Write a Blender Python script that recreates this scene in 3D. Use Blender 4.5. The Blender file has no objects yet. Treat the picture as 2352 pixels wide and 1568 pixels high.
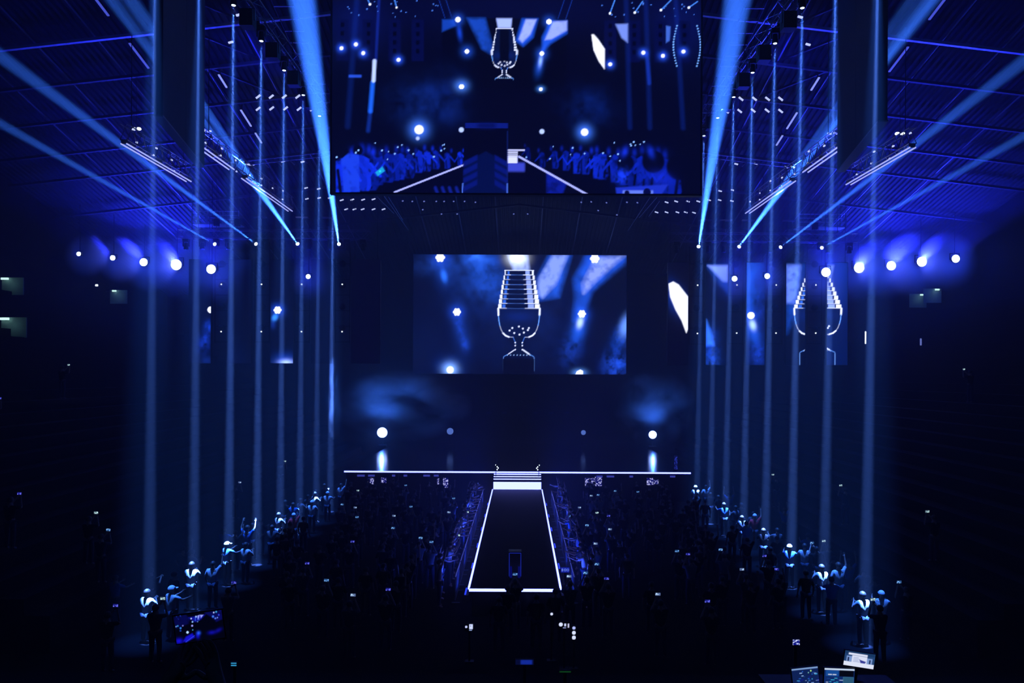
import bpy, bmesh, math, random
import numpy as np
from mathutils import Vector, Matrix, Euler
random.seed(7)
rng = np.random.default_rng(5)
SC = bpy.context.scene
COL = SC.collection
PI = math.pi

# ------------------------------------------------------------------ camera
F, VX, VY, CX, CZ = 1750.0, 1195.0, 860.0, 0.16, 8.5
ROLL = math.radians(0.27)
cd = bpy.data.cameras.new('camera')
cam = bpy.data.objects.new('camera', cd)
COL.objects.link(cam)
cam.location = (CX, 0, CZ)
cam.rotation_euler = (Matrix.Rotation(PI / 2, 3, 'X') @ Matrix.Rotation(ROLL, 3, 'Z')).to_euler()
cd.sensor_width = 36
cd.lens = 36 * F / 2352
cd.shift_x = (1176 - VX) / 2352
cd.shift_y = (VY - 784) / 2352
cd.clip_end = 500
SC.camera = cam
VS = SC.view_settings
VS.view_transform = 'Standard'
VS.look = 'None'
VS.exposure = -0.2
VS.gamma = 1.0
VS.use_curve_mapping = False

# ------------------------------------------------------------------ world and integrator
wd = bpy.data.worlds.new('world')
SC.world = wd
wd.use_nodes = True
wd.node_tree.nodes['Background'].inputs[0].default_value = (0, 0, 0, 1)
HAZE_DENSITY = 0.0088
wv = wd.node_tree.nodes.new('ShaderNodeVolumeScatter')      # thin stage haze fills the hall
wv.inputs['Density'].default_value = HAZE_DENSITY
wv.inputs['Color'].default_value = (0.9, 0.9, 0.9, 1)
wd.node_tree.links.new(wv.outputs[0], wd.node_tree.nodes['World Output'].inputs['Volume'])
cy = SC.cycles
cy.max_bounces = 3
cy.diffuse_bounces = 1
cy.glossy_bounces = 2
cy.transmission_bounces = 1
cy.volume_bounces = 0
cy.sample_clamp_indirect = 0.6
cy.caustics_reflective = False
cy.caustics_refractive = False
BEAM = (0.035, 0.17, 1.0)
DEEP = (0.014, 0.022, 1.0)

# ------------------------------------------------------------------ helpers
def U(px, py):
    """image point of the 2352 x 1568 frame -> slopes (x, z) per metre of depth"""
    dx, dy = px - VX, py - VY
    c, s = math.cos(ROLL), math.sin(ROLL)
    return (dx * c + dy * s) / F, -(-dx * s + dy * c) / F

def P(px, py, y):
    u, v = U(px, py)
    return Vector((CX + u * y, y, CZ + v * y))

def PZ(px, py, z):
    u, v = U(px, py)
    y = (z - CZ) / v
    return Vector((CX + u * y, y, z))

def roof_z(x, y):
    return 38.5 - 0.234 * y - 0.115 * abs(x)

def deck_z(x, y):
    ph = (x + 36) % .36
    return roof_z(x, y) + (.15 if .10 <= ph <= .36 else .24)

def R(px, py, d=0.0):
    """point of the sloping roof seen at a place of the frame, d metres under it"""
    u, v = U(px, py)
    y = (30.0 - d) / (v + 0.234 + 0.115 * abs(u))
    return Vector((CX + u * y, y, CZ + v * y))

STAND_X, STAND_Z, STAND_S = 14.0, 1.4, 0.62
def stand_z(x):
    return STAND_Z + (abs(x) - STAND_X) * STAND_S

def near_stand_z(y):
    return max(0.0, (21.5 - y) * 0.33)

MATS = {}
def mat(name, base, rough=0.6, metal=0.0, emit=None, strength=0.0, noise=0.0, scale=8.0, sample=True, spec=0.5):
    if name in MATS:
        return MATS[name]
    m = bpy.data.materials.new(name)
    m.use_nodes = True
    nt = m.node_tree
    b = nt.nodes['Principled BSDF']
    b.inputs['Base Color'].default_value = (*base, 1)
    b.inputs['Roughness'].default_value = rough
    b.inputs['Metallic'].default_value = metal
    b.inputs['Specular IOR Level'].default_value = spec
    if noise:
        tc = nt.nodes.new('ShaderNodeTexCoord')
        n = nt.nodes.new('ShaderNodeTexNoise')
        n.inputs['Scale'].default_value = scale
        r = nt.nodes.new('ShaderNodeValToRGB')
        r.color_ramp.elements[0].color = (*[c * (1 - noise) for c in base], 1)
        r.color_ramp.elements[1].color = (*[min(1, c * (1 + noise)) for c in base], 1)
        nt.links.new(tc.outputs['Object'], n.inputs['Vector'])
        nt.links.new(n.outputs['Fac'], r.inputs['Fac'])
        nt.links.new(r.outputs['Color'], b.inputs['Base Color'])
    if emit:
        b.inputs['Emission Color'].default_value = (*emit, 1)
        b.inputs['Emission Strength'].default_value = strength
    if not sample:
        m.cycles.emission_sampling = 'NONE'
    MATS[name] = m
    return m

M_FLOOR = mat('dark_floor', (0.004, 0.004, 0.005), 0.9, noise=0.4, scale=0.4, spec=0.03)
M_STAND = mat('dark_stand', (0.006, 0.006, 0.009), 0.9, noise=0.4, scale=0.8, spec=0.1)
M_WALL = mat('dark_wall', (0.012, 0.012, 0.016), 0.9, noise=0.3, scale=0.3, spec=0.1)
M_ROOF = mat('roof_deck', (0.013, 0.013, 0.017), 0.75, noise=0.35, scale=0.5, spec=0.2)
M_BEAM = mat('pale_steel', (0.72, 0.72, 0.76), 0.4, 0.1)
M_ALU = mat('truss_aluminium', (0.32, 0.32, 0.36), 0.28, 0.9)
M_BLACK = mat('black_housing', (0.008, 0.008, 0.010), 0.5, spec=0.2)
M_RUBBER = mat('black_cable', (0.012, 0.012, 0.014), 0.7)
M_STAGE = mat('stage_gloss', (0.004, 0.004, 0.006), 0.16, noise=0.3, scale=0.7)
M_STRIP = mat('edge_led', (0.02, 0.02, 0.02), 0.4, emit=(0.14, 0.165, 1.0), strength=9)
M_STEPLED = mat('step_led', (0.02, 0.02, 0.02), 0.4, emit=(0.17, 0.20, 1.0), strength=8)
M_BAR = mat('bar_glow', (0.02, 0.02, 0.02), 0.4, emit=(0.42, 0.46, 1.0), strength=1.5, sample=False)
M_LENS = mat('lit_lens', (0.05, 0.05, 0.05), 0.2, emit=(0.55, 0.75, 1.0), strength=9, sample=False)
M_WASHLENS = mat('wash_lens', (0.05, 0.05, 0.05), 0.2, emit=(0.5, 0.62, 1.0), strength=12, sample=False)
M_GLASS_DARK = mat('unlit_lens', (0.01, 0.012, 0.02), 0.1)
M_DOT = mat('indicator_white', (0.05, 0.05, 0.05), 0.4, emit=(0.8, 0.9, 1.0), strength=3.0, sample=False)
M_GLOW = mat('pale_glow', (0.05, 0.05, 0.05), 0.4, emit=(0.55, 0.62, 1.0), strength=1.6, sample=False)
M_GLOW_DIM = mat('dim_glow', (0.05, 0.05, 0.05), 0.4, emit=(0.25, 0.32, 1.0), strength=0.8, sample=False)
M_EXIT = mat('exit_lamp', (0.05, 0.05, 0.05), 0.4, emit=(0.62, 1.0, 0.92), strength=2.0, sample=False)
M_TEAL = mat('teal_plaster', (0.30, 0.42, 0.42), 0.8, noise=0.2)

class MB:
    def __init__(s):
        s.v, s.f = [], []
    def add(s, vs, fs):
        b = len(s.v)
        s.v.extend([tuple(v) for v in vs])
        s.f.extend([tuple(i + b for i in f) for f in fs])
        return s
    def box(s, c, size, rot=None, taper=1.0):
        hx, hy, hz = size[0] / 2, size[1] / 2, size[2] / 2
        vs = []
        for z in (-1, 1):
            t = taper if z > 0 else 1.0
            for x, y in ((-1, -1), (1, -1), (1, 1), (-1, 1)):
                vs.append(Vector((x * hx * t, y * hy * t, z * hz)))
        if rot is not None:
            vs = [rot @ v for v in vs]
        c = Vector(c)
        return s.add([v + c for v in vs], [(3, 2, 1, 0), (4, 5, 6, 7), (0, 1, 5, 4), (1, 2, 6, 5), (2, 3, 7, 6), (3, 0, 4, 7)])
    def bar(s, p, q, w, h=None):
        p, q = Vector(p), Vector(q)
        d = q - p
        return s.box((p + q) / 2, (w, h or w, d.length), d.to_track_quat('Z', 'Y').to_matrix())
    def tube(s, p, q, r, n=8, r2=None, cap=True):
        p, q = Vector(p), Vector(q)
        m = (q - p).to_track_quat('Z', 'Y').to_matrix()
        r2 = r if r2 is None else r2
        vs = [p + m @ Vector((r * math.cos(2 * PI * i / n), r * math.sin(2 * PI * i / n), 0)) for i in range(n)]
        vs += [q + m @ Vector((r2 * math.cos(2 * PI * i / n), r2 * math.sin(2 * PI * i / n), 0)) for i in range(n)]
        fs = [(i, (i + 1) % n, n + (i + 1) % n, n + i) for i in range(n)]
        if cap:
            fs += [tuple(range(n - 1, -1, -1)), tuple(range(n, 2 * n))]
        return s.add(vs, fs)
    def lathe(s, prof, m=None, o=(0, 0, 0), n=16):
        m = m or Matrix.Identity(3)
        o = Vector(o)
        vs, fs = [], []
        for r, z in prof:
            for i in range(n):
                vs.append(o + m @ Vector((r * math.cos(2 * PI * i / n), r * math.sin(2 * PI * i / n), z)))
        for k in range(len(prof) - 1):
            for i in range(n):
                j = (i + 1) % n
                fs.append((k * n + i, k * n + j, (k + 1) * n + j, (k + 1) * n + i))
        fs.append(tuple(range(n - 1, -1, -1)))
        fs.append(tuple((len(prof) - 1) * n + i for i in range(n)))
        return s.add(vs, fs)
    def prism(s, pts, y0, y1):
        n = len(pts)
        vs = [(x, y0, z) for x, z in pts] + [(x, y1, z) for x, z in pts]
        fs = [tuple(range(n)), tuple(range(2 * n - 1, n - 1, -1))] + [(i, n + i, n + (i + 1) % n, (i + 1) % n) for i in range(n)]
        return s.add(vs, fs)
    def mesh(s, name, m, smooth=False):
        me = bpy.data.meshes.new(name)
        me.from_pydata(s.v, [], s.f)
        bm = bmesh.new()
        bm.from_mesh(me)
        bmesh.ops.recalc_face_normals(bm, faces=bm.faces)
        bm.to_mesh(me)
        bm.free()
        if m:
            me.materials.append(m)
        if smooth:
            me.shade_smooth()
        return me

def link(o, parent=None):
    COL.objects.link(o)
    if parent is not None:
        o.parent = parent
    return o

def part(name, mb, m, parent=None, smooth=False, label=None, kind=None, loc=None, rot=None):
    me = mb if isinstance(mb, bpy.types.Mesh) else mb.mesh(name, m, smooth)
    o = link(bpy.data.objects.new(name, me), parent)
    if label: o['label'] = label
    if kind: o['kind'] = kind
    if loc: o.location = loc
    if rot: o.rotation_euler = rot
    return o

def tag(o, label, cat, group=None, kind=None):
    o['label'] = label
    o['category'] = cat
    if group: o['group'] = group
    if kind: o['kind'] = kind
    return o

def thing(name, label, cat, loc=(0, 0, 0), rot=(0, 0, 0), group=None):
    o = bpy.data.objects.new(name, None)
    o.empty_display_size = 0.2
    COL.objects.link(o)
    o.location = loc
    o.rotation_euler = rot
    return tag(o, label, cat, group)

def struct(name, mb, m, smooth=False):
    return part(name, mb, m, None, smooth, kind='structure')

KIDS = {}
def dup(root, loc, rot=None, label=None, group=None, scale=None):
    r = root.copy()
    COL.objects.link(r)
    r.location = loc
    if rot is not None: r.rotation_euler = rot
    if scale: r.scale = (scale,) * 3
    if label: r['label'] = label
    if group: r['group'] = group
    for ch in root.children:
        c = ch.copy()
        COL.objects.link(c)
        c.parent = r
        for g in ch.children:
            d = g.copy()
            COL.objects.link(d)
            d.parent = c
    return r

ORD = 'first second third fourth fifth sixth seventh eighth ninth tenth eleventh twelfth thirteenth fourteenth fifteenth sixteenth seventeenth eighteenth nineteenth twentieth'.split()
def ordn(i):
    if i < 20: return ORD[i]
    t = {2: 'twenty', 3: 'thirty', 4: 'forty', 5: 'fifty'}[(i + 1) // 10]
    r = (i + 1) % 10
    return (t + '-' + ORD[r - 1]) if r else t[:-1] + 'ieth'

def spot(parent, loc, aim, deg, watts, col, blend=0.6, r=0.04):
    l = bpy.data.lights.new('lamp_light', 'SPOT')
    l.energy = watts
    l.color = col
    l.spot_size = math.radians(deg)
    l.spot_blend = blend
    l.shadow_soft_size = r
    o = link(bpy.data.objects.new('lamp_light', l))
    o.location = loc
    o.rotation_euler = (Vector(aim) - Vector(loc)).to_track_quat('-Z', 'Y').to_euler()
    if parent is not None:
        o.parent = parent
        o.matrix_parent_inverse = Matrix.Translation(-parent.location)
    return o

# ------------------------------------------------------------------ setting
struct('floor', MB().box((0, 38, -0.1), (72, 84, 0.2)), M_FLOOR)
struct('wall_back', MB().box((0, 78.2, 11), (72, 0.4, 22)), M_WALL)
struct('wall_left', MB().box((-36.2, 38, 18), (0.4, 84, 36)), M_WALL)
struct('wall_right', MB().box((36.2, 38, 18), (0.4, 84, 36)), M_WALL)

# corrugated roof deck, gabled and falling towards the stage
mb = MB()
xs, zs = [], []
pitch = 0.36
n = int(72 / pitch)
prof = []
for i in range(n):
    x0 = -36 + i * pitch
    for dx, dz in ((0, 0), (0.11, 0), (0.16, -0.10), (0.31, -0.10)):
        prof.append((x0 + dx, dz))
prof.append((36, 0))
ya, yb = -3.5, 78.4
vs = [(x, ya, roof_z(x, ya) + 0.25 + dz) for x, dz in prof] + [(x, yb, roof_z(x, yb) + 0.25 + dz) for x, dz in prof]
k = len(prof)
mb.add(vs, [(i, i + 1, k + i + 1, k + i) for i in range(k - 1)])
struct('ceiling', mb, M_ROOF)

M_GREYBEAM = mat('grey_steel', (0.05, 0.05, 0.06), 0.6, 0.0, spec=0.2)
# transverse roof beams (gabled), purlins along the roof
def half_beam(mb, y, x0, x1, w, h, d):
    steps = 1
    p = Vector((x0, y, roof_z(x0, y) - d)); q = Vector((x1, y, roof_z(x1, y) - d))
    mb.bar(p, q, h, w)
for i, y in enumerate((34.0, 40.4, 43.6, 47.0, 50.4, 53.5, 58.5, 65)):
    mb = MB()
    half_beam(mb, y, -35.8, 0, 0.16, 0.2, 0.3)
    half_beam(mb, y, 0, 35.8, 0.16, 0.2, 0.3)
    struct('roof_beam', mb, M_BEAM if i == 1 else M_GREYBEAM)  # crossing light put into the colour: one beam pale, the rest dark
M_PURLIN = mat('painted_purlin', (0.26, 0.26, 0.29), 0.5, 0.1)
for sx in (-1, 1):
    for x in (29, 25.7, 22.5, 18.0, 14.8, 8.4, 5.2, 2.0):
        mb = MB()
        mb.bar((sx * x, 26, roof_z(x, 26) - 0.1), (sx * x, 77, roof_z(x, 77) - 0.1), 0.055, 0.07)
        struct('roof_beam', mb, M_PURLIN)
# diagonal braces under the deck bays
mb = None
for sx in (-1, 1):
    for (x0, y0, x1, y1) in ((14.8, 43.6, 18, 40.4), (14.8, 47.0, 18, 43.6), (14.8, 40.4, 18, 37.2)):
        b = MB().bar((sx * x0, y0, roof_z(x0, y0) - 0.12), (sx * x1, y1, roof_z(x1, y1) - 0.12), 0.12)
        struct('roof_beam', b, M_BLACK)

# side stands: stepped terraces with seats lost in the dark
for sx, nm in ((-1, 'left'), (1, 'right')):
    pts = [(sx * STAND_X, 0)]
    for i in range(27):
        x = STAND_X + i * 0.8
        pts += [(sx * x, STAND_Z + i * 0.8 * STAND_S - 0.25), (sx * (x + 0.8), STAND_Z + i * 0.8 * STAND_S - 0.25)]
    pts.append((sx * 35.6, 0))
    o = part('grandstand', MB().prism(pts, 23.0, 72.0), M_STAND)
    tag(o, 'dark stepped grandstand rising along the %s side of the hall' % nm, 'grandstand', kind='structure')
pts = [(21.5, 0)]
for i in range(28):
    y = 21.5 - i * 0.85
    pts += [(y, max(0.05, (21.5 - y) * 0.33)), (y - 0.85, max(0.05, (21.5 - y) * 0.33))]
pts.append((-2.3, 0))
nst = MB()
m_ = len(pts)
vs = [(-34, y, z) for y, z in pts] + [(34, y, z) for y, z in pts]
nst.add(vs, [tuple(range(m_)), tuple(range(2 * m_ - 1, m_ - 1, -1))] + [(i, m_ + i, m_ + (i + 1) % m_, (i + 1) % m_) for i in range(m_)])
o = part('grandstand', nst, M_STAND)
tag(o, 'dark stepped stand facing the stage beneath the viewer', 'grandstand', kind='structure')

# ------------------------------------------------------------------ painted screen pictures
def vnoise(x, y, seed, octv=4):
    out = np.zeros_like(x)
    amp, tot = 1.0, 0.0
    r = np.random.default_rng(seed)
    for o in range(octv):
        g = r.random((64, 64))
        xf, yf = x * 2 ** o, y * 2 ** o
        xi, yi = np.floor(xf).astype(int), np.floor(yf).astype(int)
        fx, fy = xf - xi, yf - yi
        fx, fy = fx * fx * (3 - 2 * fx), fy * fy * (3 - 2 * fy)
        a = g[xi % 64, yi % 64]; b = g[(xi + 1) % 64, yi % 64]; c = g[xi % 64, (yi + 1) % 64]; d = g[(xi + 1) % 64, (yi + 1) % 64]
        out += amp * ((a * (1 - fx) + b * fx) * (1 - fy) + (c * (1 - fx) + d * fx) * fy)
        tot += amp
        amp *= 0.55
    return out / tot

class Canvas:
    """a picture on a video wall; coordinates are the picture's own"""
    def __init__(s, x0, y0, x1, y1, step):
        s.nx, s.ny = int(round((x1 - x0) / step)) + 1, int(round((y1 - y0) / step)) + 1
        s.x0, s.y0, s.x1, s.y1 = x0, y0, x1, y1
        s.X, s.Y = np.meshgrid(np.linspace(x0, x1, s.nx), np.linspace(y0, y1, s.ny))
        s.c = np.zeros((s.ny, s.nx, 3))
    def fill(s, col):
        s.c[:] = col
    def addm(s, m, col):
        s.c += m[..., None] * np.array(col)
    def mix(s, m, col):
        m = np.clip(m, 0, 1)[..., None]
        s.c = s.c * (1 - m) + np.array(col) * m
    def blob(s, x, y, rx, ry, col, ang=0, p=2.0, noise=0, seed=1, sc=14.0):
        a = math.radians(ang)
        dx, dy = s.X - x, s.Y - y
        u, v = dx * math.cos(a) + dy * math.sin(a), -dx * math.sin(a) + dy * math.cos(a)
        m = np.exp(-((u / rx) ** 2 + (v / ry) ** 2) ** (p / 2))
        if noise:
            m = m * np.clip(1 - noise + 2 * noise * (vnoise(s.X / sc + 7, s.Y / sc + 3, seed) - 0.25) * 2, 0, 3)
        s.addm(m, col)
    def disc(s, x, y, r, col, soft=1.2):
        d = np.hypot(s.X - x, s.Y - y)
        s.mix(np.clip((r - d) / soft + 0.5, 0, 1), col)
    def glow(s, x, y, r, col, k=3.0):
        s.blob(x, y, r * k, r * k, [c * 0.35 for c in col])
        s.disc(x, y, r, (0.9, 1.0, 1.4))
    def line(s, x0, y0, x1, y1, w, col, soft=1.2, w2=None, add=False):
        dx, dy = x1 - x0, y1 - y0
        L = dx * dx + dy * dy + 1e-9
        t = np.clip(((s.X - x0) * dx + (s.Y - y0) * dy) / L, 0, 1)
        d = np.hypot(s.X - x0 - t * dx, s.Y - y0 - t * dy)
        ww = w + ((w2 if w2 is not None else w) - w) * t
        m = np.clip((ww / 2 - d) / soft + 0.5, 0, 1)
        s.addm(m, col) if add else s.mix(m, col)
    def pmask(s, pts, soft=1.5):
        ins = np.zeros_like(s.X, bool)
        dmin = np.full_like(s.X, 1e9)
        n = len(pts)
        for i in range(n):
            (xa, ya), (xb, yb) = pts[i], pts[(i + 1) % n]
            cond = (ya > s.Y) != (yb > s.Y)
            with np.errstate(divide='ignore', invalid='ignore'):
                xx = (xb - xa) * (s.Y - ya) / ((yb - ya) if yb != ya else 1e-9) + xa
            ins ^= cond & (s.X < xx)
            dx, dy = xb - xa, yb - ya
            t = np.clip(((s.X - xa) * dx + (s.Y - ya) * dy) / (dx * dx + dy * dy + 1e-9), 0, 1)
            dmin = np.minimum(dmin, np.hypot(s.X - xa - t * dx, s.Y - ya - t * dy))
        sd = np.where(ins, dmin, -dmin)
        return np.clip(sd / soft + 0.5, 0, 1)
    def poly(s, pts, col, soft=1.5, noise=0, seed=1, sc=14.0, add=False):
        m = s.pmask(pts, soft)
        if noise:
            m = m * np.clip(1 - noise + 2 * noise * (vnoise(s.X / sc, s.Y / sc, seed) - 0.2) * 1.6, 0, 1.6)
        s.addm(m, col) if add else s.mix(m, col)
    def rect(s, x0, y0, x1, y1, col, soft=1.0, add=False):
        m = np.clip((s.X - x0) / soft + .5, 0, 1) * np.clip((x1 - s.X) / soft + .5, 0, 1) * np.clip((s.Y - y0) / soft + .5, 0, 1) * np.clip((y1 - s.Y) / soft + .5, 0, 1)
        s.addm(m, col) if add else s.mix(m, col)
    def mesh(s, name, pos, m):
        """pos(u, v): corner-interpolated local place; u along x, v down"""
        a = np.array([pos(0, 0), pos(1, 0), pos(0, 1), pos(1, 1)], float)
        u, v = np.meshgrid(np.linspace(0, 1, s.nx), np.linspace(0, 1, s.ny))
        u, v = u[..., None], v[..., None]
        co = (a[0] * (1 - u) + a[1] * u) * (1 - v) + (a[2] * (1 - u) + a[3] * u) * v
        idx = np.arange(s.nx * s.ny).reshape(s.ny, s.nx)
        f = np.stack([idx[1:, :-1], idx[1:, 1:], idx[:-1, 1:], idx[:-1, :-1]], -1).reshape(-1, 4)
        me = bpy.data.meshes.new(name)
        me.vertices.add(s.nx * s.ny)
        me.vertices.foreach_set('co', co.reshape(-1).astype(np.float32))
        me.loops.add(f.size)
        me.loops.foreach_set('vertex_index', f.reshape(-1).astype(np.int32))
        me.polygons.add(len(f))
        me.polygons.foreach_set('loop_start', np.arange(0, f.size, 4, dtype=np.int32))
        me.update(calc_edges=True)
        at = me.color_attributes.new('picture', 'FLOAT_COLOR', 'POINT')
        rgba = np.concatenate([np.clip(s.c, 0, 4), np.ones((s.ny, s.nx, 1))], -1).astype(np.float32)
        at.data.foreach_set('color', rgba.reshape(-1))
        me.materials.append(m)
        return me

def screen_mat(name, gain):
    m = bpy.data.materials.new(name)
    m.use_nodes = True
    nt = m.node_tree
    b = nt.nodes['Principled BSDF']
    b.inputs['Base Color'].default_value = (0.004, 0.004, 0.005, 1)
    b.inputs['Roughness'].default_value = 0.55
    b.inputs['Specular IOR Level'].default_value = 0.15
    a = nt.nodes.new('ShaderNodeVertexColor')
    a.layer_name = 'picture'
    nt.links.new(a.outputs['Color'], b.inputs['Emission Color'])
    b.inputs['Emission Strength'].default_value = gain
    m.cycles.emission_sampling = 'NONE'
    return m
M_SCREEN = screen_mat('video_wall', 1.7)
M_FARSCREEN = screen_mat('far_video_wall', 2.1)
M_PHONE = screen_mat('phone_picture', 1.0)

W = (1.0, 1.1, 1.6)
def chalice(c, cx, top, bot, wr, wm, h_ring=8, bright=1.0, lines=True):
    """stepped-ring trophy cup: rim half-width wr, widest half-width wm"""
    H = bot - top
    bowl_b = top + 0.66 * H
    n = h_ring
    dark = (0.002, 0.006, 0.05)
    prev = None
    for i in range(n):
        f = i / (n - 1)
        hw = wr + (wm - wr) * f ** 0.9
        y0 = top + 0.38 * H * i / n
        y1 = top + 0.38 * H * (i + 1) / n
        c.rect(cx - hw, y0, cx + hw, y1, dark)
        e = hw * (.07 + .08 * f)
        c.rect(cx - hw, y0 + 1, cx - hw + e, y1, [q * bright for q in W])
        c.rect(cx + hw - e * 1.5, y0 + 1, cx + hw, y1, [q * bright for q in W])
        if lines:
            c.rect(cx - hw * .80, y0 + 2, cx - hw * .66, y1 - 1, (0.03 * bright, 0.14 * bright, 0.8 * bright))
            c.rect(cx + hw * .44, y0 + 1, cx + hw * .72, y1 - 1, (0.30 * bright, 0.42 * bright, 1.1 * bright), 2)
            c.line(cx - hw * .95, y1, cx + hw * .95, y1, 1.5, (0.10 * bright, 0.25 * bright, 0.95 * bright))
            c.line(cx + hw * .3, y1, cx + hw * .95, y1, 2.2, [q * bright for q in W])
            c.line(cx - hw * .9, y1, cx - hw * .6, y1, 2.0, [q * bright * .8 for q in W])
            c.poly([(cx - hw * .62, y0 + 3), (cx + hw * .42, y0 + 3), (cx + hw * .40, y1 - 1.5), (cx - hw * .1, y1 - .5), (cx - hw * .60, y1 - 1.5)], (0.001, 0.003, 0.03))
    c.line(cx - wr, top, cx + wr, top, 1.8, [b * bright for b in W])
    bpts = []
    for i in range(17):
        a = PI * i / 16
        bpts.append((cx + wm * math.copysign(abs(math.cos(a)) ** .45, math.cos(a)), top + 0.38 * H + 0.29 * H * abs(math.sin(a)) ** 0.9))
    c.poly(bpts, (0.002, 0.007, 0.06))
    c.blob(cx, top + .46 * H, wm * .7, H * .05, (0.001, 0.008, 0.10))
    for i in range(16):
        (xa, ya), (xb, yb) = bpts[i], bpts[i + 1]
        k = min(i, 15 - i)
        if k == 0:
            c.line(xa, ya, xb, yb, 4.0, [b * bright for b in W])
        elif k < 3:
            c.line(xa, ya, xb, yb, 2.0, (0.15 * bright, 0.4 * bright, 1.2 * bright))
        else:
            c.line(xa, ya, xb, yb, 1.6 if k not in (5, 6) else 3.2, [b * bright * (.45 if k not in (5, 6) else 1) for b in W])
    for dx, dy in ((-.28, .60), (-.14, .625), (.02, .64), (.15, .62), (.27, .595), (-.2, .575), (.12, .58), (.3, .575), (0, .56)):
        c.disc(cx + dx * wm * 1.6, top + dy * H, 2.0, [b * bright * .9 for b in W])
    # stem and foot
    stem = [(cx - .28 * wm, bowl_b), (cx + .28 * wm, bowl_b), (cx + .15 * wm, top + .72 * H), (cx + .16 * wm, top + .78 * H), (cx + .55 * wm, top + .84 * H), (cx - .55 * wm, top + .84 * H), (cx - .16 * wm, top + .78 * H), (cx - .15 * wm, top + .72 * H)]
    c.poly(stem, (0.002, 0.006, 0.04))
    for sgn in (-1, 1):
        c.line(cx + sgn * .28 * wm, bowl_b + 1, cx + sgn * .15 * wm, top + .73 * H, 1.3, (0.06, 0.2, 0.9))
        for yy in (.72, .75, .79):
            c.disc(cx + sgn * .17 * wm, top + yy * H, 1.5, W)
        c.line(cx + sgn * .22 * wm, top + .795 * H, cx + sgn * .5 * wm, top + .835 * H, 3.2 if sgn > 0 else 2.0, [b * bright * .8 for b in W])
        c.line(cx + sgn * .55 * wm, top + .84 * H, cx + sgn * .72 * wm, top + .86 * H, 1.4, (.1, .3, 1.0))
        c.line(cx + sgn * .74 * wm, top + .87 * H, cx + sgn * .74 * wm, bot, 1.5, (.15, .35, 1.0))
    for i in range(8):
        c.disc(cx - .55 * wm + i * 1.1 * wm / 7, top + .845 * H, 1.0, (.4, .7, 1.4))

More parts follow.
